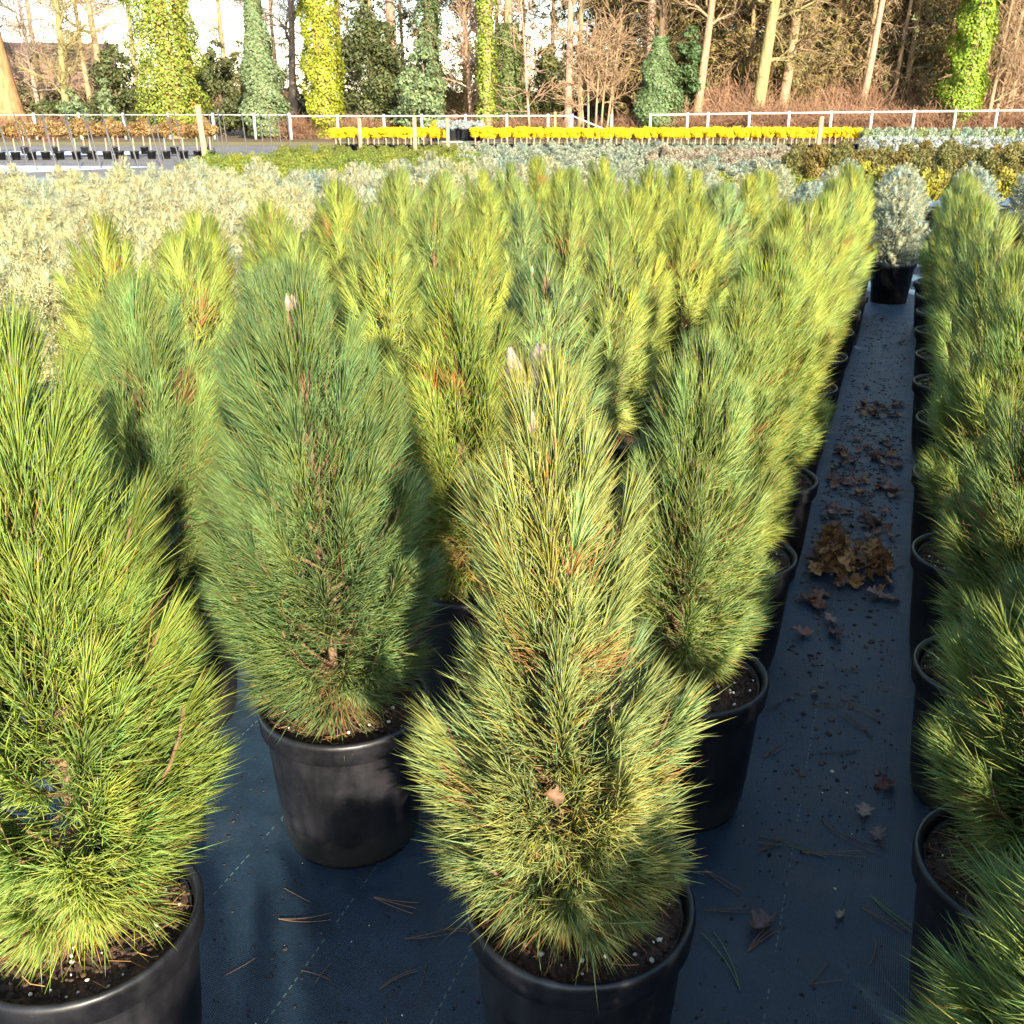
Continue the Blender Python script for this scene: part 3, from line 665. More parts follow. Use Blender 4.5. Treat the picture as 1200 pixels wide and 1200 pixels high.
fence([341.8, 397, 451, 495, 546, 594, 642, 669], 54, 1.12, 1.14, 'white rail fence behind the yellow row, between the ivy trunks', .035)
fence([669.8, 716], 54, 1.14, 1.14, 'broken white fence length with a rail fallen at one end', .035, {0: .75})
fence([761, 804, 828, 876, 922, 971, 1018, 1067, 1115, 1163, 1212, 1262], 53.5, 1.18, 1.42, 'white rail fence before the brown brushwood', .04)

# ------------------------------------------------------------------ woodland trees
def grow(rng, par, pr, n, smin, smax, lmin, lmax, ang, rk, K=6, wob=.12, lift=.0, taper=.3):
    """n children on the parent lines par (N,K,3) with radii pr (N,K)"""
    N, Kp, _ = par.shape; i = rng.integers(0, N, n); s = rng.uniform(smin, smax, n) * (Kp - 1); k = np.minimum(s.astype(int), Kp - 2); f = (s - k)[:, None]
    p0 = par[i, k] * (1 - f) + par[i, k + 1] * f; r0 = (pr[i, k] * (1 - f[:, 0]) + pr[i, k + 1] * f[:, 0]) * rk
    ax = unit(par[i, k + 1] - par[i, k]); rd = unit(np.cross(ax, rng.normal(0, 1, (n, 3))))
    a = np.radians(rng.normal(ang, 12, n))[:, None]; d = unit(ax * np.cos(a) + rd * np.sin(a) + np.array([0, 0, lift]))
    L = rng.uniform(lmin, lmax, n)[:, None]; st = [p0]; 
    for j in range(K - 1):
        d = unit(d + rng.normal(0, wob, (n, 3)) + np.array([0, 0, lift * .25])); st.append(st[-1] + d * L / (K - 1))
    line = np.stack(st, 1); line[..., 2] = np.maximum(line[..., 2], .05)
    return line, np.maximum(r0, .004)[:, None] * np.linspace(1, taper, K)[None]
def trunk_line(rng, H, r0, lean=(0, 0), K=12, wob=.05, flare=1.35):
    t = np.linspace(0, 1, K); P = np.stack([lean[0] * t, lean[1] * t, H * t - .1], -1)
    P[1:, :2] += np.cumsum(rng.normal(0, wob, (K - 1, 2)), 0) * .5
    rr = r0 * (1 - .72 * t); rr[0] *= flare; return P[None], rr[None]
BARKC = {'tan': (.36, .24, .14), 'pink': (.42, .27, .18), 'olive': (.30, .25, .11), 'dark': (.17, .115, .07), 'orange': (.36, .20, .09), 'grey': (.32, .25, .19)}
def tree(name, label, group, u, d, H, r0, bark='tan', seed=1, lean=(0, 0), limbs=18, twigs=220, fine=700, limb_z=(.35, .98), limb_l=(1.2, 3.6), ang=60, lift=.12, twigc=None, foliage=None, fine_l=(.3, .9), fine_r=.010, cat='tree'):
    rng = np.random.default_rng(seed)
    e = empty(name, tuple(far(u, d)), YAW); tag(e, label, cat, group)
    P, rr = trunk_line(rng, H, r0, lean, wob=.04 * H / 12)
    obj('trunk', MB().add(*tubes(P, rr, 12), BARKC[bark]).build('trunk', M['tree_bark'], True), e)
    tc = BARKC[bark] if twigc is None else twigc
    mb = MB(); 
    if limbs:
        a, ar = grow(rng, P, rr, limbs, *limb_z, *limb_l, ang, .42, 7, .16, lift); mb.add(*tubes(a, ar, 6), tc)
        if twigs:
            b, br = grow(rng, a, ar, twigs, .15, 1, .5, 1.6, 45, .5, 5, .2, lift); br = np.maximum(br, fine_r * 1.3); mb.add(*tubes(b, br, 4), tc)
            if fine:
                c_, cr = grow(rng, b, br, fine, .1, 1, *fine_l, 42, .6, 4, .22, lift * .6); cr = np.maximum(cr, fine_r); mb.add(*tubes(c_, cr, 3), np.array(tc) * 1.08)
        tag(obj('crown', mb.build('crown', M['tree_bark']), e), kind='stuff')
    if foliage is not None:
        f = obj('foliage', foliage, e); tag(f, kind='stuff')
    return e
def ivy_mesh(seed, H, r, n, color, z0=.3, size=.115, taper=.35, lump=.55, off=(0, 0)):
    """ivy leaves hugging a trunk, hanging and shingled"""
    rng = np.random.default_rng(seed); t = rng.random(n); a = rng.random(n) * 6.283; ph = rng.random(8) * 6.28
    rad = r * (1 - taper * t) * (1 + lump * .5 * (np.sin(3 * a + 7 * t * H / 4 + ph[0]) * np.sin(t * H * 1.7 + ph[1]) + .8 * np.sin(2 * a + ph[2] + t * H * .9) * np.sin(t * H * 2.9 + ph[3]))) * (.72 + .28 * rng.random(n) ** .5)
    rad *= np.clip(.62 + t * H * .35, 0, 1)
    P = np.stack([rad * np.cos(a) + off[0] * t, rad * np.sin(a) + off[1] * t, z0 + t * (H - z0)], -1)
    nr = unit(np.stack([np.cos(a), np.sin(a), np.full(n, .35)], -1) + rng.normal(0, .38, (n, 3)))
    tan = unit(np.cross(np.cross(nr, np.array([0, 0, -1.0])), nr) + rng.normal(0, .35, (n, 3))); bt = np.cross(nr, tan); s = size * rng.uniform(.6, 1.35, (n, 1))
    A = P; B = P + tan * s * .5 + bt * s * .5 - nr * s * .06; Cc = P + tan * s * 1.1; D = P + tan * s * .5 - bt * s * .5 - nr * s * .06
    V = np.stack([A, B, Cc, D], 1).reshape(-1, 3); T = (np.array([[0, 1, 2], [0, 2, 3]])[None] + (np.arange(n) * 4)[:, None, None]).reshape(-1, 3)
    C = np.array(color) * np.clip(rng.normal(1, .25, n), .4, 1.8)[:, None] * np.stack([1 + rng.normal(0, .12, n), np.ones(n), np.ones(n)], -1)
    return mesh('ivy', V, T, tint=np.repeat(C, 4, 0), mat=M['leaf'])
def ivy_tree(label, u, d, H, r0, ivy_r, n, color, seed, bark='tan', lean=(0, 0), ivy_h=None, z0=.2, twigs=120, taper=.35, **k):
    e = tree('ivy_clad_tree', label, None, u, d, H, r0, bark, seed, lean, limbs=14, twigs=twigs, fine=300, limb_z=(.5, 1), **k)
    ih = ivy_h or H * .85
    tag(obj('ivy', ivy_mesh(seed + 1, ih, ivy_r, n, color, z0, taper=taper, off=(lean[0] * ih / H, lean[1] * ih / H)), e), kind='stuff'); return e
def evergreen(label, u, d, H, r, color, seed, n=9000, nl=46, prof=None, size=.10, z0=.25, name='evergreen_tree', cat='tree', rk=.4, group=None, elong=1.9, sx=1.0, trunk_h=.7):
    rng = np.random.default_rng(seed); prof = prof or [(0, .75), (.25, 1), (.55, .85), (.8, .5), (1, .12)]
    c, rad = lobes(rng, nl, [(a, b * r) for a, b in prof], H - z0 - .3, z0 + .2, rk); rad = np.maximum(rad * rng.uniform(.6, 1.15, len(rad)), .12)
    e = empty(name, tuple(far(u, d)), YAW); tag(e, label, cat, group); e.scale = (sx, 1, 1)
    P, rr = trunk_line(rng, H * trunk_h, max(.05, r * .1)); mb = MB().add(*tubes(P, rr, 7), BARKC['dark'])
    obj('trunk', mb.build('trunk', M['tree_bark'], True), e)
    tag(obj('crown', clump_mesh(seed + 1, c, np.stack([rad, rad, rad * .8], -1), n, size, color, inner=.3, elong=elong, lift=-.15, noise_r=.2, cvar=.2, name='crown'), e), kind='stuff'); return e
YG, DG, BG, OG = (.20, .24, .035), (.085, .10, .035), (.16, .21, .095), (.14, .14, .048)
# left to right along the edge of the wood
tree('old_oak', 'massive leaning tree trunk with orange-brown bark at the left end of the fence', None, 20, 57, 15, .72, 'orange', 301, (-1.3, 0), limbs=16, limb_z=(.45, 1))
tree('bare_tree', 'crooked bare tree with mossy branches beside the red-roofed house', None, 82, 60, 11, .22, 'olive', 302, (.5, 0), limbs=26, limb_z=(.18, 1), twigs=380, fine=900, ang=48)
tree('bare_tree', 'slender bare tree between the mossy tree and the dark yews', None, 130, 62, 13, .24, 'tan', 303, (-.3, 0), limbs=20, limb_z=(.4, 1))
tree('bare_tree', 'thin grey bare tree close to the old leaning trunk', None, 52, 63, 11, .15, 'grey', 304, (-.4, 0), limbs=26, limb_z=(.2, 1), twigs=300, fine=900)
evergreen('dark rounded yew between the house and the broad ivy trunk', 143, 60, 4.9, 2.0, DG, 311, 9000)
evergreen('small blue-green bush in front of the house', 90, 56, 2.4, .95, BG, 312, 3500, 26, name='evergreen_shrub', cat='shrub', size=.08)
evergreen('narrow blue-green shrub close to the dark yew', 131, 56, 2.9, .62, BG, 313, 3000, 24, name='evergreen_shrub', cat='shrub', size=.08)
evergreen('low dark shrub behind the blue-green bush', 62, 58, 2.0, 1.3, DG, 314, 3000, 20, name='evergreen_shrub', cat='shrub')
ivy_tree('broad tree trunk thickly wrapped in yellow-green ivy', 209, 57, 14, .55, 1.62, 26000, YG, 321, 'orange', (-.4, 0), ivy_h=12, taper=.12)
tree('bare_tree', 'brown trunk pressed against the broad ivy tree', None, 236, 58.2, 14, .33, 'orange', 322, (-1.0, 0), limbs=12, limb_z=(.55, 1))
evergreen('dark yew directly right of the broad ivy tree', 262, 61, 5.0, 1.9, DG, 323, 8000)
evergreen('dark olive yew behind the blue-green cone', 290, 62, 5.0, 1.6, OG, 324, 6000)
ivy_tree('tree with grey-green ivy forming a tall cone', 314, 56, 12, .28, 1.35, 17000, BG, 325, 'dark', (-.5, 0), ivy_h=6.6, twigs=150, lift=.2, taper=.8)
tree('bare_tree', 'bare tree with a forked grey crown behind the grey-green ivy cone', None, 345, 66, 13, .26, 'grey', 326, (.6, 0), limbs=20, limb_z=(.25, 1), twigs=300, fine=800)
ivy_tree('tall slim tree column covered in bright yellow ivy', 384, 56, 14, .36, .98, 18000, (.26, .285, .026), 331, 'orange', (-.3, 0), ivy_h=12, z0=.1, taper=.15)
evergreen('large dark yew with spreading branches behind the yellow row', 438, 60, 7.4, 2.5, DG, 332, 13000, 60)
tree('pine_tree', 'tall trunk with pinkish bark rising from the large dark yew', None, 464, 61.5, 15, .34, 'pink', 333, (0, 0), limbs=10, limb_z=(.6, 1))
evergreen('green holly-like cone in front of an ivy trunk, beside the pot bench', 499, 56, 5.2, 1.75, BG, 334, 10000, 50, prof=[(0, .8), (.2, 1), (.5, .7), (.8, .36), (1, .1)])
ivy_tree('dark ivy trunk rising above the holly-like cone', 507, 57.5, 14, .35, .68, 7000, (.085, .13, .045), 335, 'dark', (-.2, 0), ivy_h=12)
tree('bare_tree', 'rusty leaning thin tree right of the holly-like cone', None, 553, 58, 9, .14, 'pink', 336, (-.4, 0), limbs=24, limb_z=(.12, 1), twigs=420, fine=1300, ang=62)
ivy_tree('narrow ivy column between the pot bench and the broken fence', 571, 56, 14, .28, .52, 7000, (.20, .25, .035), 341, 'tan', (-.1, 0), ivy_h=12)
ivy_tree('tree with dull green ivy just right of the narrow ivy column', 596, 57.5, 13, .30, .85, 7000, (.11, .14, .04), 342, 'tan', (0, 0), ivy_h=5.5)
evergreen('dark green spruce beyond the thin sapling', 640, 62, 5.2, 1.8, OG, 343, 8000)
tree('sapling', 'thin leaning sapling before the dark spruce', None, 622, 55.3, 6.5, .07, 'pink', 344, (-.5, 0), limbs=16, limb_z=(.2, 1), twigs=60, fine=120, limb_l=(.6, 1.6))
tree('pine_tree', 'straight slim trunk with pink bark by the broken fence', None, 665, 56.5, 15, .21, 'pink', 345, (0, 0), limbs=14, limb_z=(.4, 1), fine=400)
for i, (u, ln) in enumerate([(690, -.25), (697, .2), (703, .35), (709, .6), (685, -.5), (714, .3)]):
    tree('hazel_stem', 'thin upright pale stem in the clump by the broken fence', 'thin stems by the broken fence', u, 55.5 + i * .12, 5.6 - .3 * (i % 3), .065, 'tan', 350 + i, (ln, 0), limbs=9, limb_z=(.3, 1), twigs=50, fine=120, limb_l=(.5, 1.5))
tree('pine_tree', 'tall straight trunk rising out of the dark ivy cone', None, 757, 58.5, 15, .32, 'pink', 361, (.1, 0), limbs=12, limb_z=(.5, 1))
ivy_tree('short tree hidden in a dense dark green ivy cone by the right-hand fence', 768, 56, 8, .25, 1.45, 17000, (.12, .175, .07), 362, 'dark', (0, 0), ivy_h=4.8, taper=.75)
evergreen('dark holly touching the dark ivy cone', 800, 57.5, 5.4, 1.15, (.075, .125, .045), 363, 7000, prof=[(0, .8), (.4, 1), (.8, .8), (1, .3)])
tree('pine_tree', 'tall trunk with a dark bark patch at its foot, right of the dark ivy cone', None, 813, 57, 15, .25, 'tan', 364, (1.2, 0), limbs=16, limb_z=(.35, 1))
tree('pine_tree', 'thickest pale trunk standing behind the right-hand fence', None, 882, 57, 15, .37, 'olive', 365, (1.4, 0), limbs=22, limb_z=(.22, 1), ang=75, lift=0)
tree('pine_tree', 'grey trunk right next to the thickest pale trunk', None, 912, 58.6, 15, .31, 'tan', 366, (1.0, 0), limbs=20, limb_z=(.25, 1), ang=75, lift=0)
tree('pine_tree', 'slim brown trunk halfway between the thick pale trunk and the bright ivy column', None, 1003, 59, 15, .22, 'pink', 367, (.9, 0), limbs=14, limb_z=(.4, 1))
tree('pine_tree', 'very slim trunk left of the bright ivy column', None, 1037, 60, 14, .14, 'tan', 368, (1.0, 0), limbs=14, limb_z=(.4, 1))
ivy_tree('tree covered in vivid light green ivy at the right end of the fence', 1118, 55, 14, .32, 1.02, 20000, (.20, .285, .028), 371, 'tan', (.9, 0), ivy_h=12, z0=.75)
for i, (u, ln) in enumerate([(1152, .5), (1158, 1.0), (1164, 1.6), (1176, .6), (1150, -.5), (1190, 1.0), (1215, .3)]):
    tree('alder_stem', 'bare pale stem in the clump right of the vivid ivy tree', 'bare stems right of the vivid ivy tree', u, 55 + i * .35, 9 - (i % 3), .11, 'tan', 380 + i, (ln, 0), limbs=18, limb_z=(.15, 1), twigs=110, fine=320, limb_l=(.8, 2.6))
# further trees: mixed wood, one mesh set per kind, standing singly
def wood_variant(seed, H, r0, tc, fol, foln, brushy):
    rng = np.random.default_rng(seed); P, rr = trunk_line(rng, H, r0, (rng.normal(0, .5), 0))
    tm = MB().add(*tubes(P, rr, 8), tc).build('trunk', M['tree_bark'], True); mb = MB()
    a, ar = grow(rng, P, rr, 46, .10, .98, 1.0, 2.8, 78, .30, 6, .12, -.03); mb.add(*tubes(a, ar, 5), tc)
    b, br = grow(rng, a, ar, 420, .1, 1, .4, 1.3, 50, .5, 4, .2, -.08); mb.add(*tubes(b, np.maximum(br, .014), 3), np.array(tc) * .95)
    c_, cr = grow(rng, b, br, brushy, .1, 1, .25, .8, 45, .6, 3, .25, -.06); mb.add(*tubes(c_, np.maximum(cr, .011), 3), np.array(tc) * 1.05)
    cm = mb.build('crown', M['tree_bark']); fm = None
    if foln:
        sel = c_[rng.integers(0, len(c_), foln // 12), 2]
        fm = clump_mesh(seed + 5, sel, np.full(len(sel), .22), foln, .085, fol, inner=.5, elong=2.4, lift=-.3, cvar=.3)
    return tm, cm, fm
WOOD = [wood_variant(401, 14, .20, (.36, .26, .13), (.17, .14, .045), 6000, 1800), wood_variant(402, 13, .17, (.30, .21, .115), (.10, .105, .04), 9000, 1500),
        wood_variant(403, 14, .22, (.38, .27, .15), None, 0, 2600), wood_variant(404, 12, .16, (.34, .24, .12), (.20, .165, .05), 5000, 1800)]
WL = ['larch-like tree with tawny sparse foliage in the wood behind the fence', 'dark spruce with thin drooping branches in the wood behind the fence', 'leafless tree with dense brown twigs in the wood behind the fence', 'olive conifer with brown inner branches in the wood behind the fence']
wr = random.Random(17)
def wood_tree(u, d, k):
    e = empty('woodland_tree', tuple(far(u, d)), wr.uniform(0, 6.28), wr.uniform(.85, 1.15)); tag(e, WL[k], 'tree', 'woodland trees of kind: ' + WL[k].split(' in the')[0])
    tm, cm, fm = WOOD[k]; obj('trunk', tm, e); tag(obj('crown', cm, e), kind='stuff')
    if fm: tag(obj('foliage', fm, e), kind='stuff')
for u in np.arange(735, 1260, 17):
    wood_tree(u + wr.uniform(-6, 6), wr.uniform(60, 66), wr.choice([0, 1, 3, 3, 0, 2]))
for u in np.arange(690, 1290, 15):
    wood_tree(u + wr.uniform(-6, 6), wr.uniform(68, 84), wr.choice([0, 1, 1, 3]))
for u in np.arange(400, 735, 36):
    wood_tree(u + wr.uniform(-8, 8), wr.uniform(64, 76), wr.choice([2, 2, 0, 3]))
for u in np.arange(-60, 400, 55):
    wood_tree(u + wr.uniform(-8, 8), wr.uniform(66, 90), 2)
for u in np.arange(-60, 1290, 34):
    evergreen('dark evergreen filling the wood behind the front trees', u + wr.uniform(-8, 8), wr.uniform(86, 94), wr.uniform(2.6, 4.0) if u < 700 else wr.uniform(6, 8.5), 2.3, (.12, .105, .05), 500 + int(u), 2600, 30, size=.2, group='dark evergreens deep in the wood')
# brushwood: bare undergrowth along the fence
def brush_mesh(seed, w_, h, n, c):
    rng = np.random.default_rng(seed); p0 = np.stack([rng.uniform(-w_, w_, n), rng.normal(0, .5, n), np.zeros(n)], -1); d = unit(np.stack([rng.normal(0, .5, n), rng.normal(0, .4, n), np.ones(n)], -1)); L = rng.uniform(.4, 1, n) * h
    st = [p0]
    for j in range(4): d = unit(d + rng.normal(0, .25, (n, 3)) + np.array([0, 0, -.05])); st.append(st[-1] + d * L[:, None] / 4)
    a = np.stack(st, 1); ar = np.full((n, 1), .012) * np.linspace(1, .5, 5)[None]; mb = MB().add(*tubes(a, ar, 3), np.repeat(np.array(c) * rng.uniform(.7, 1.35, (n, 1)), 15, 0))
    b, br = grow(rng, a, ar, n * 3, .2, 1, .15, .6, 45, .8, 3, .2, 0); mb.add(*tubes(b, np.maximum(br, .007), 3), np.array(c) * 1.1)
    return mb.build('twigs', M['tree_bark'])
BR = [brush_mesh(600 + i, 1.3, 1.7, 420, (.30, .17, .10)) for i in range(3)]
def brush(u, d, s, h, label, group):
    o = obj('brushwood', wr.choice(BR), None, tuple(far(u, d)), (0, 0, YAW + wr.choice([0, math.pi])), (s, s, h)); tag(o, label, 'shrub', group)
for u in np.arange(805, 1260, 24): brush(u, wr.uniform(54.6, 56.5), 1.1, wr.uniform(.8, 1.25), 'reddish-brown leafless brushwood along the right-hand fence', 'brushwood along the right fence')
for u in np.arange(800, 1260, 32): brush(u, wr.uniform(58, 62), 1.3, wr.uniform(1.4, 2.1), 'tall brown leafless thicket between the trunks behind the right-hand fence', 'thicket behind the right fence')
for u in (352, 366, 420, 548, 610, 640, 730): brush(u, 56.2, .9, .8, 'rusty leafless brushwood behind the left fence', 'brushwood behind the left fence')
for u in (-40, 10, 70): brush(u, 56.2, 1.1, .8, 'brown leafless brushwood near the old leaning trunk', 'brushwood near the old trunk')

# ------------------------------------------------------------------ house behind the trees
hp = far(70, 96); house = empty('brick_house', tuple(hp), YAW + R(18)); tag(house, 'house with red-brown tiled roof half hidden behind bare trees', 'house')
def hbox(name, c, h, colr, mat='wood', par=house): return obj(name, MB().add(*box(c, h), colr).build(name, M[mat]), par)
hbox('wall', (0, 0, 1.5), (5.0, 3.6, 1.5), (.42, .24, .17))
V = np.array([[-5.3, -4.1, 2.85], [5.3, -4.1, 2.85], [5.3, 0, 6.6], [-5.3, 0, 6.6], [-5.3, 4.1, 2.85], [5.3, 4.1, 2.85]])
V2 = V - np.array([0, 0, .18]); 
roof = obj('roof', MB().add(np.vstack([V, V2]), None, [[0, 1, 2, 3], [3, 2, 5, 4], [7, 6, 9, 8], [8, 9, 10, 11], [0, 6, 7, 1], [4, 5, 11, 10]][:2] + [[6, 9, 8, 7], [9, 10, 11, 8], [0, 6, 7, 1], [5, 11, 10, 4], [0, 3, 9, 6], [3, 4, 10, 9], [1, 7, 8, 2], [2, 8, 11, 5]], (.30, .17, .125)).build('roof', M['wood']), house)
gab = MB()
for sx in (-4.99, 4.99): gab.add([[sx, -3.6, 2.99], [sx, 3.6, 2.99], [sx, 0, 6.3]], [[0, 1, 2]], None, (.42, .24, .17))
obj('gable', gab.build('gable', M['wood']), house)
obj('chimney', MB().add(*box((2.2, .3, 6.7), (.35, .35, .7)), (.36, .2, .14)).build('chimney', M['wood']), roof)
for x in (-3.2, -.8, 1.6, 3.6):
    wn = hbox('window', (x, -3.62, 1.6), (.55, .05, .6), (.75, .74, .7), 'paint')
    obj('pane', MB().add(*box((x, -3.68, 1.6), (.46, .012, .51)), (.03, .035, .045)).build('pane', M['metal']), wn)

# ------------------------------------------------------------------ litter on the path
def oak_leaf(seed):
    rng = np.random.default_rng(seed); L = .085; n = 15; t = np.linspace(0, 1, n)
    wd = L * .30 * np.sin(np.pi * np.clip(t, .02, 1) ** 1.2) * (1 + .42 * np.sin(t * 6.283 * 3.6 + .6)); wd[0] = .002; wd[-1] = .004
    curl = rng.uniform(.15, .5); zc = L * curl * (t - .5) ** 2 * 1.6 + .004 * np.sin(t * 9 + seed)
    mid = np.stack([t * L - L / 2, .004 * np.sin(t * 4 + seed), zc + .002], -1); V = []
    for k in (-1, -.5, 0, .5, 1):
        e_ = mid.copy(); e_[:, 1] += wd * k; e_[:, 2] += np.abs(k) ** 1.5 * wd * rng.uniform(.2, .9) + rng.normal(0, .0012, n) * abs(k); V.append(e_)
    V = np.stack(V, 1).reshape(-1, 3); V[:, 2] -= V[:, 2].min() - .001
    idx = np.arange(n * 5).reshape(n, 5); Q = np.stack([idx[:-1, :-1], idx[1:, :-1], idx[1:, 1:], idx[:-1, 1:]], -1).reshape(-1, 4)
    C = np.array([1., 1, 1]) * rng.normal(1, .12, (len(V), 1)); C[np.arange(len(V)) % 5 == 2] *= 1.25
    mb = MB().add(V, None, Q, C); st = np.array([[-L / 2 - .016, .003, .004], [-L / 2 - .006, 0, .004], [-L / 2 + .004, 0, V[2][2] + .001]])
    mb.add(*tubes(st[None], np.full((1, 3), .0011), 4), (.8, .7, .6)); return mb.build('oak_leaf', M['dead'], True)
LEAF = [oak_leaf(s) for s in range(5)]
lr = random.Random(23)
LC = [(.24, .13, .085), (.17, .10, .08), (.30, .17, .09), (.13, .085, .075), (.28, .19, .15), (.20, .09, .05)]
def leaf(x, y, z, s, label, group, tilt=.25, c=None):
    o = obj('oak_leaf', lr.choice(LEAF), None, (x, y, z), (lr.gauss(0, tilt), lr.gauss(0, tilt), lr.uniform(0, 6.28)), (s, s, s)); o.color = (*(c or lr.choice(LC)), 1); tag(o, label, 'leaf', group); return o
HX, HY = -.03, 3.58
for i in range(175):
    a = lr.uniform(0, 6.28); r = abs(lr.gauss(0, .55)); 
    if r > 1.3: continue
    cx, cy_ = lr.choice([(-.09, 3.62), (-.06, 3.50), (.05, 3.53)]); x = cx + math.cos(a) * r * .085; y = cy_ + math.sin(a) * r * .15; z = .085 * math.exp(-r * r * 2) * lr.uniform(.1, 1.3)
    if x < -.15 or x > .14: continue
    leaf(x, y, z + .004, lr.uniform(.55, .95), 'curled brown oak leaf in the heap on the path', 'heaped oak leaves', .8, lr.choice([(.34, .17, .06), (.25, .125, .05), (.40, .23, .09), (.17, .10, .055)]))
for i in range(115):
    y = lr.choice([lr.gauss(3.1, .16), lr.gauss(4.02, .10), lr.gauss(4.42, .10), lr.gauss(4.85, .12), lr.gauss(5.7, .15), lr.uniform(3.2, 8.5)]); x = lr.uniform(-.16, .13)
    if abs(y - HY) < .2: continue
    if y < 2.72 or (y < 3.3 and x > -.02): continue
    leaf(x, y, .004, lr.uniform(.5, .95), 'flat dark oak leaf scattered along the middle of the path', 'oak leaves scattered on the path', .2)
for i, (x, y, s, c, lb) in enumerate([(-.213, 2.115, .62, (.20, .13, .10), 'pale brown oak leaf leaning at the foot of a pot on the left path edge'), (.09, 2.12, .66, (.20, .15, .12), 'pale grey-brown oak leaf lying alone on the fabric beside a right-hand pot'),
        (.125, 2.04, .6, (.13, .10, .09), 'dark grey oak leaf almost touching the rim shadow of a right-hand pot'), (.135, 2.24, .7, (.10, .045, .035), 'reddish-brown crumpled oak leaf between two right-hand pots'),
        (-.083, 1.68, .85, (.12, .075, .065), 'purplish oak leaf lying across a bunch of brown needles'), (.063, 1.76, .35, (.22, .18, .12), 'tiny tan leaf scrap on the fabric'), (-.06, 2.62, .4, (.15, .10, .08), 'small curled leaf scrap below the heap of leaves')]):
    leaf(x, y, .004, s, lb, None, .12, c)
def fallen(x, y, L, a, curve, n=2, c=(.15, .085, .048), r=.0009, lab='brown pine needle pair fallen on the dark fabric', grp='fallen needle pairs', nm='fallen_needles', cat='needles', fork=.12):
    rng = np.random.default_rng(int(abs(x * 1000) + abs(y * 7000))); P = []
    for k in range(n):
        aa = a + (k - (n - 1) / 2) * fork; t = np.linspace(0, 1, 6); ang = aa + curve * t * (1 + .2 * k)
        st = np.cumsum(np.stack([np.cos(ang), np.sin(ang), 0 * t], -1) * L / 5, 0); st[:, 2] = .0025 + .004 * rng.random() * np.sin(t * 3.1) + k * .0012; P.append(st - st[0] * np.array([1, 1, 0]))
    P = np.stack(P); me = MB().add(*tubes(P, np.full(P.shape[:2], r), 4), np.array(c) * rng.uniform(.8, 1.2)).build(nm, M['bits']); tag(obj(nm, me, None, (x, y, 0)), lab, cat, grp)
for x, y, L, a, cv, n in [(-.155, 2.26, .10, 1.0, .1, 3), (-.12, 1.90, .09, .8, .2, 3), (-.03, 1.93, .17, .15, .25, 2), (.0, 2.06, .20, -1.0, .9, 2), (-.20, 1.68, .12, .3, .1, 2), (-.10, 1.60, .11, 1.2, -.1, 3), (.02, 1.56, .10, 1.1, .1, 1), (.02, 1.56, .08, .45, .1, 1),
        (-1.04, 1.44, .09, -.35, .2, 1), (-1.0, 1.36, .13, .1, .5, 2), (-.89, 1.26, .08, .1, -.2, 1), (-.85, 1.24, .07, 1.5, 0, 1), (-.74, 1.40, .13, .3, .5, 2), (-.68, 1.45, .11, .1, .3, 2), (.10, 1.80, .12, -.5, .1, 2), (.13, 1.72, .09, -1.3, -.6, 1), (-.08, 1.44, .10, -1.0, .4, 1),
        (.03, 2.60, .12, -.7, .2, 2), (-.06, 2.55, .10, .2, .3, 2), (-.73, 1.27, .10, 1.3, -.5, 2), (-.69, 1.22, .09, -1.2, .4, 2), (-.92, 1.72, .16, .3, .2, 2), (-1.15, 1.62, .14, .6, .1, 3), (-.85, 1.48, .12, -.2, .3, 3), (-.30, 1.55, .13, .2, .2, 2), (-.22, 1.80, .12, -.6, .2, 2),
        (.10, 2.45, .15, 2.2, .2, 3), (.06, 1.45, .09, 1.0, -.4, 1), (-.20, 1.42, .08, 2.0, .3, 1), (-1.02, 1.20, .08, .9, .3, 1), (-.66, 1.30, .07, 1.7, .2, 1)]:
    fallen(x, y, L * .8, a, cv, n)
for i in range(26):
    y = lr.uniform(2.3, 5.5); fallen(lr.uniform(-.14, .12), y, lr.uniform(.06, .12), lr.uniform(0, 6.28), lr.uniform(-.5, .5), 2, (.10, .07, .05))
for x, y, a in [(.02, 1.93, 2.8), (-.10, 1.50, 1.9), (.12, 1.84, -.9)]:
    fallen(x, y, .15, a, .4, 2, (.10, .15, .06), .0011, 'green pine needles fallen on the dark fabric', 'fresh green fallen needles')
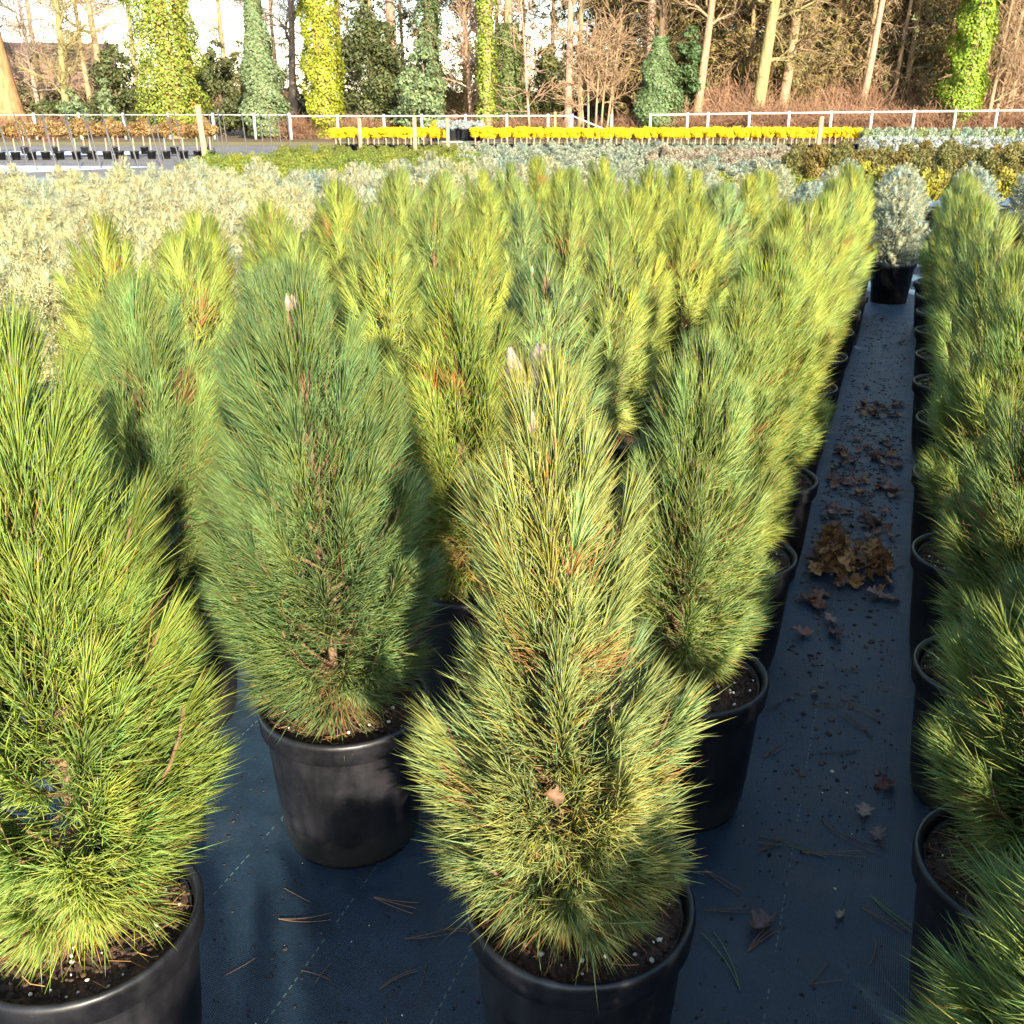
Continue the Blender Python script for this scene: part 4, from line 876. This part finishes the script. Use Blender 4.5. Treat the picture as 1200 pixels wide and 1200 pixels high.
# crumbs of soil, bark and perlite nobody could count
rng = np.random.default_rng(77); n = 5200
x = rng.uniform(-1.6, .16, n); y = 1.0 + 8 * rng.random(n) ** 1.7; keep = (x > -.17) | (y < 2.4); x, y = x[keep], y[keep]; n = len(x)
clus = rng.random(n) < .35; x[clus] = np.where(y[clus] > 2, rng.uniform(-.16, .14, clus.sum()), x[clus])
V, T, _ = lumps(rng, np.stack([x, y, np.full(n, .0012)], -1), rng.uniform(.0006, .0032, n) * (1 + (rng.random(n) < .03)), .5)
wh = rng.random(n) < .035; C = np.where(wh[:, None], np.array([.55, .52, .44]), np.array([.016, .013, .011]) * rng.uniform(.5, 3.0, (n, 1)))
tag(obj('soil_crumbs', MB().add(V, T, None, np.repeat(C, 12, 0)).build('soil_crumbs', M['bits'])), 'scattered soil crumbs and perlite grains on the dark fabric', 'crumbs', None, 'stuff')
n = 1500; x = rng.uniform(-.17, .14, n); y = np.where(rng.random(n) < .55, rng.normal(4.6, .9, n), rng.uniform(2.2, 8.4, n)); y = np.where(y < 2.1, y + 2, y)
V, T, _ = lumps(rng, np.stack([x, y, np.full(n, .0016)], -1), rng.uniform(.0015, .0085, n), .28)
C = np.array([.07, .045, .032]) * rng.uniform(.3, 2.2, (n, 1))
tag(obj('leaf_crumbs', MB().add(V, T, None, np.repeat(C, 12, 0)).build('leaf_crumbs', M['bits'])), 'dark crumbled leaf bits strewn along the path fabric', 'crumbs', None, 'stuff')
# a few oak leaves caught in the foliage
for x, y, z, s, c, rx, lb in [(-.34, 1.075, .68, .42, (.15, .085, .045), 1.2, 'tan oak leaf caught in the lower tier of the two-tiered pine'), (-1.12, 1.47, .62, .40, (.18, .12, .07), .8, 'tan oak leaf caught in the side of the bare-stemmed pine'),
        (-.36, 1.12, .46, .26, (.14, .075, .04), 1.1, 'small brown leaf stuck low in the two-tiered pine')]:
    o = obj('oak_leaf', LEAF[1], None, (x, y, z), (rx, .4, .8), (s, s, s)); o.color = (*c, 1); tag(o, lb, 'leaf')
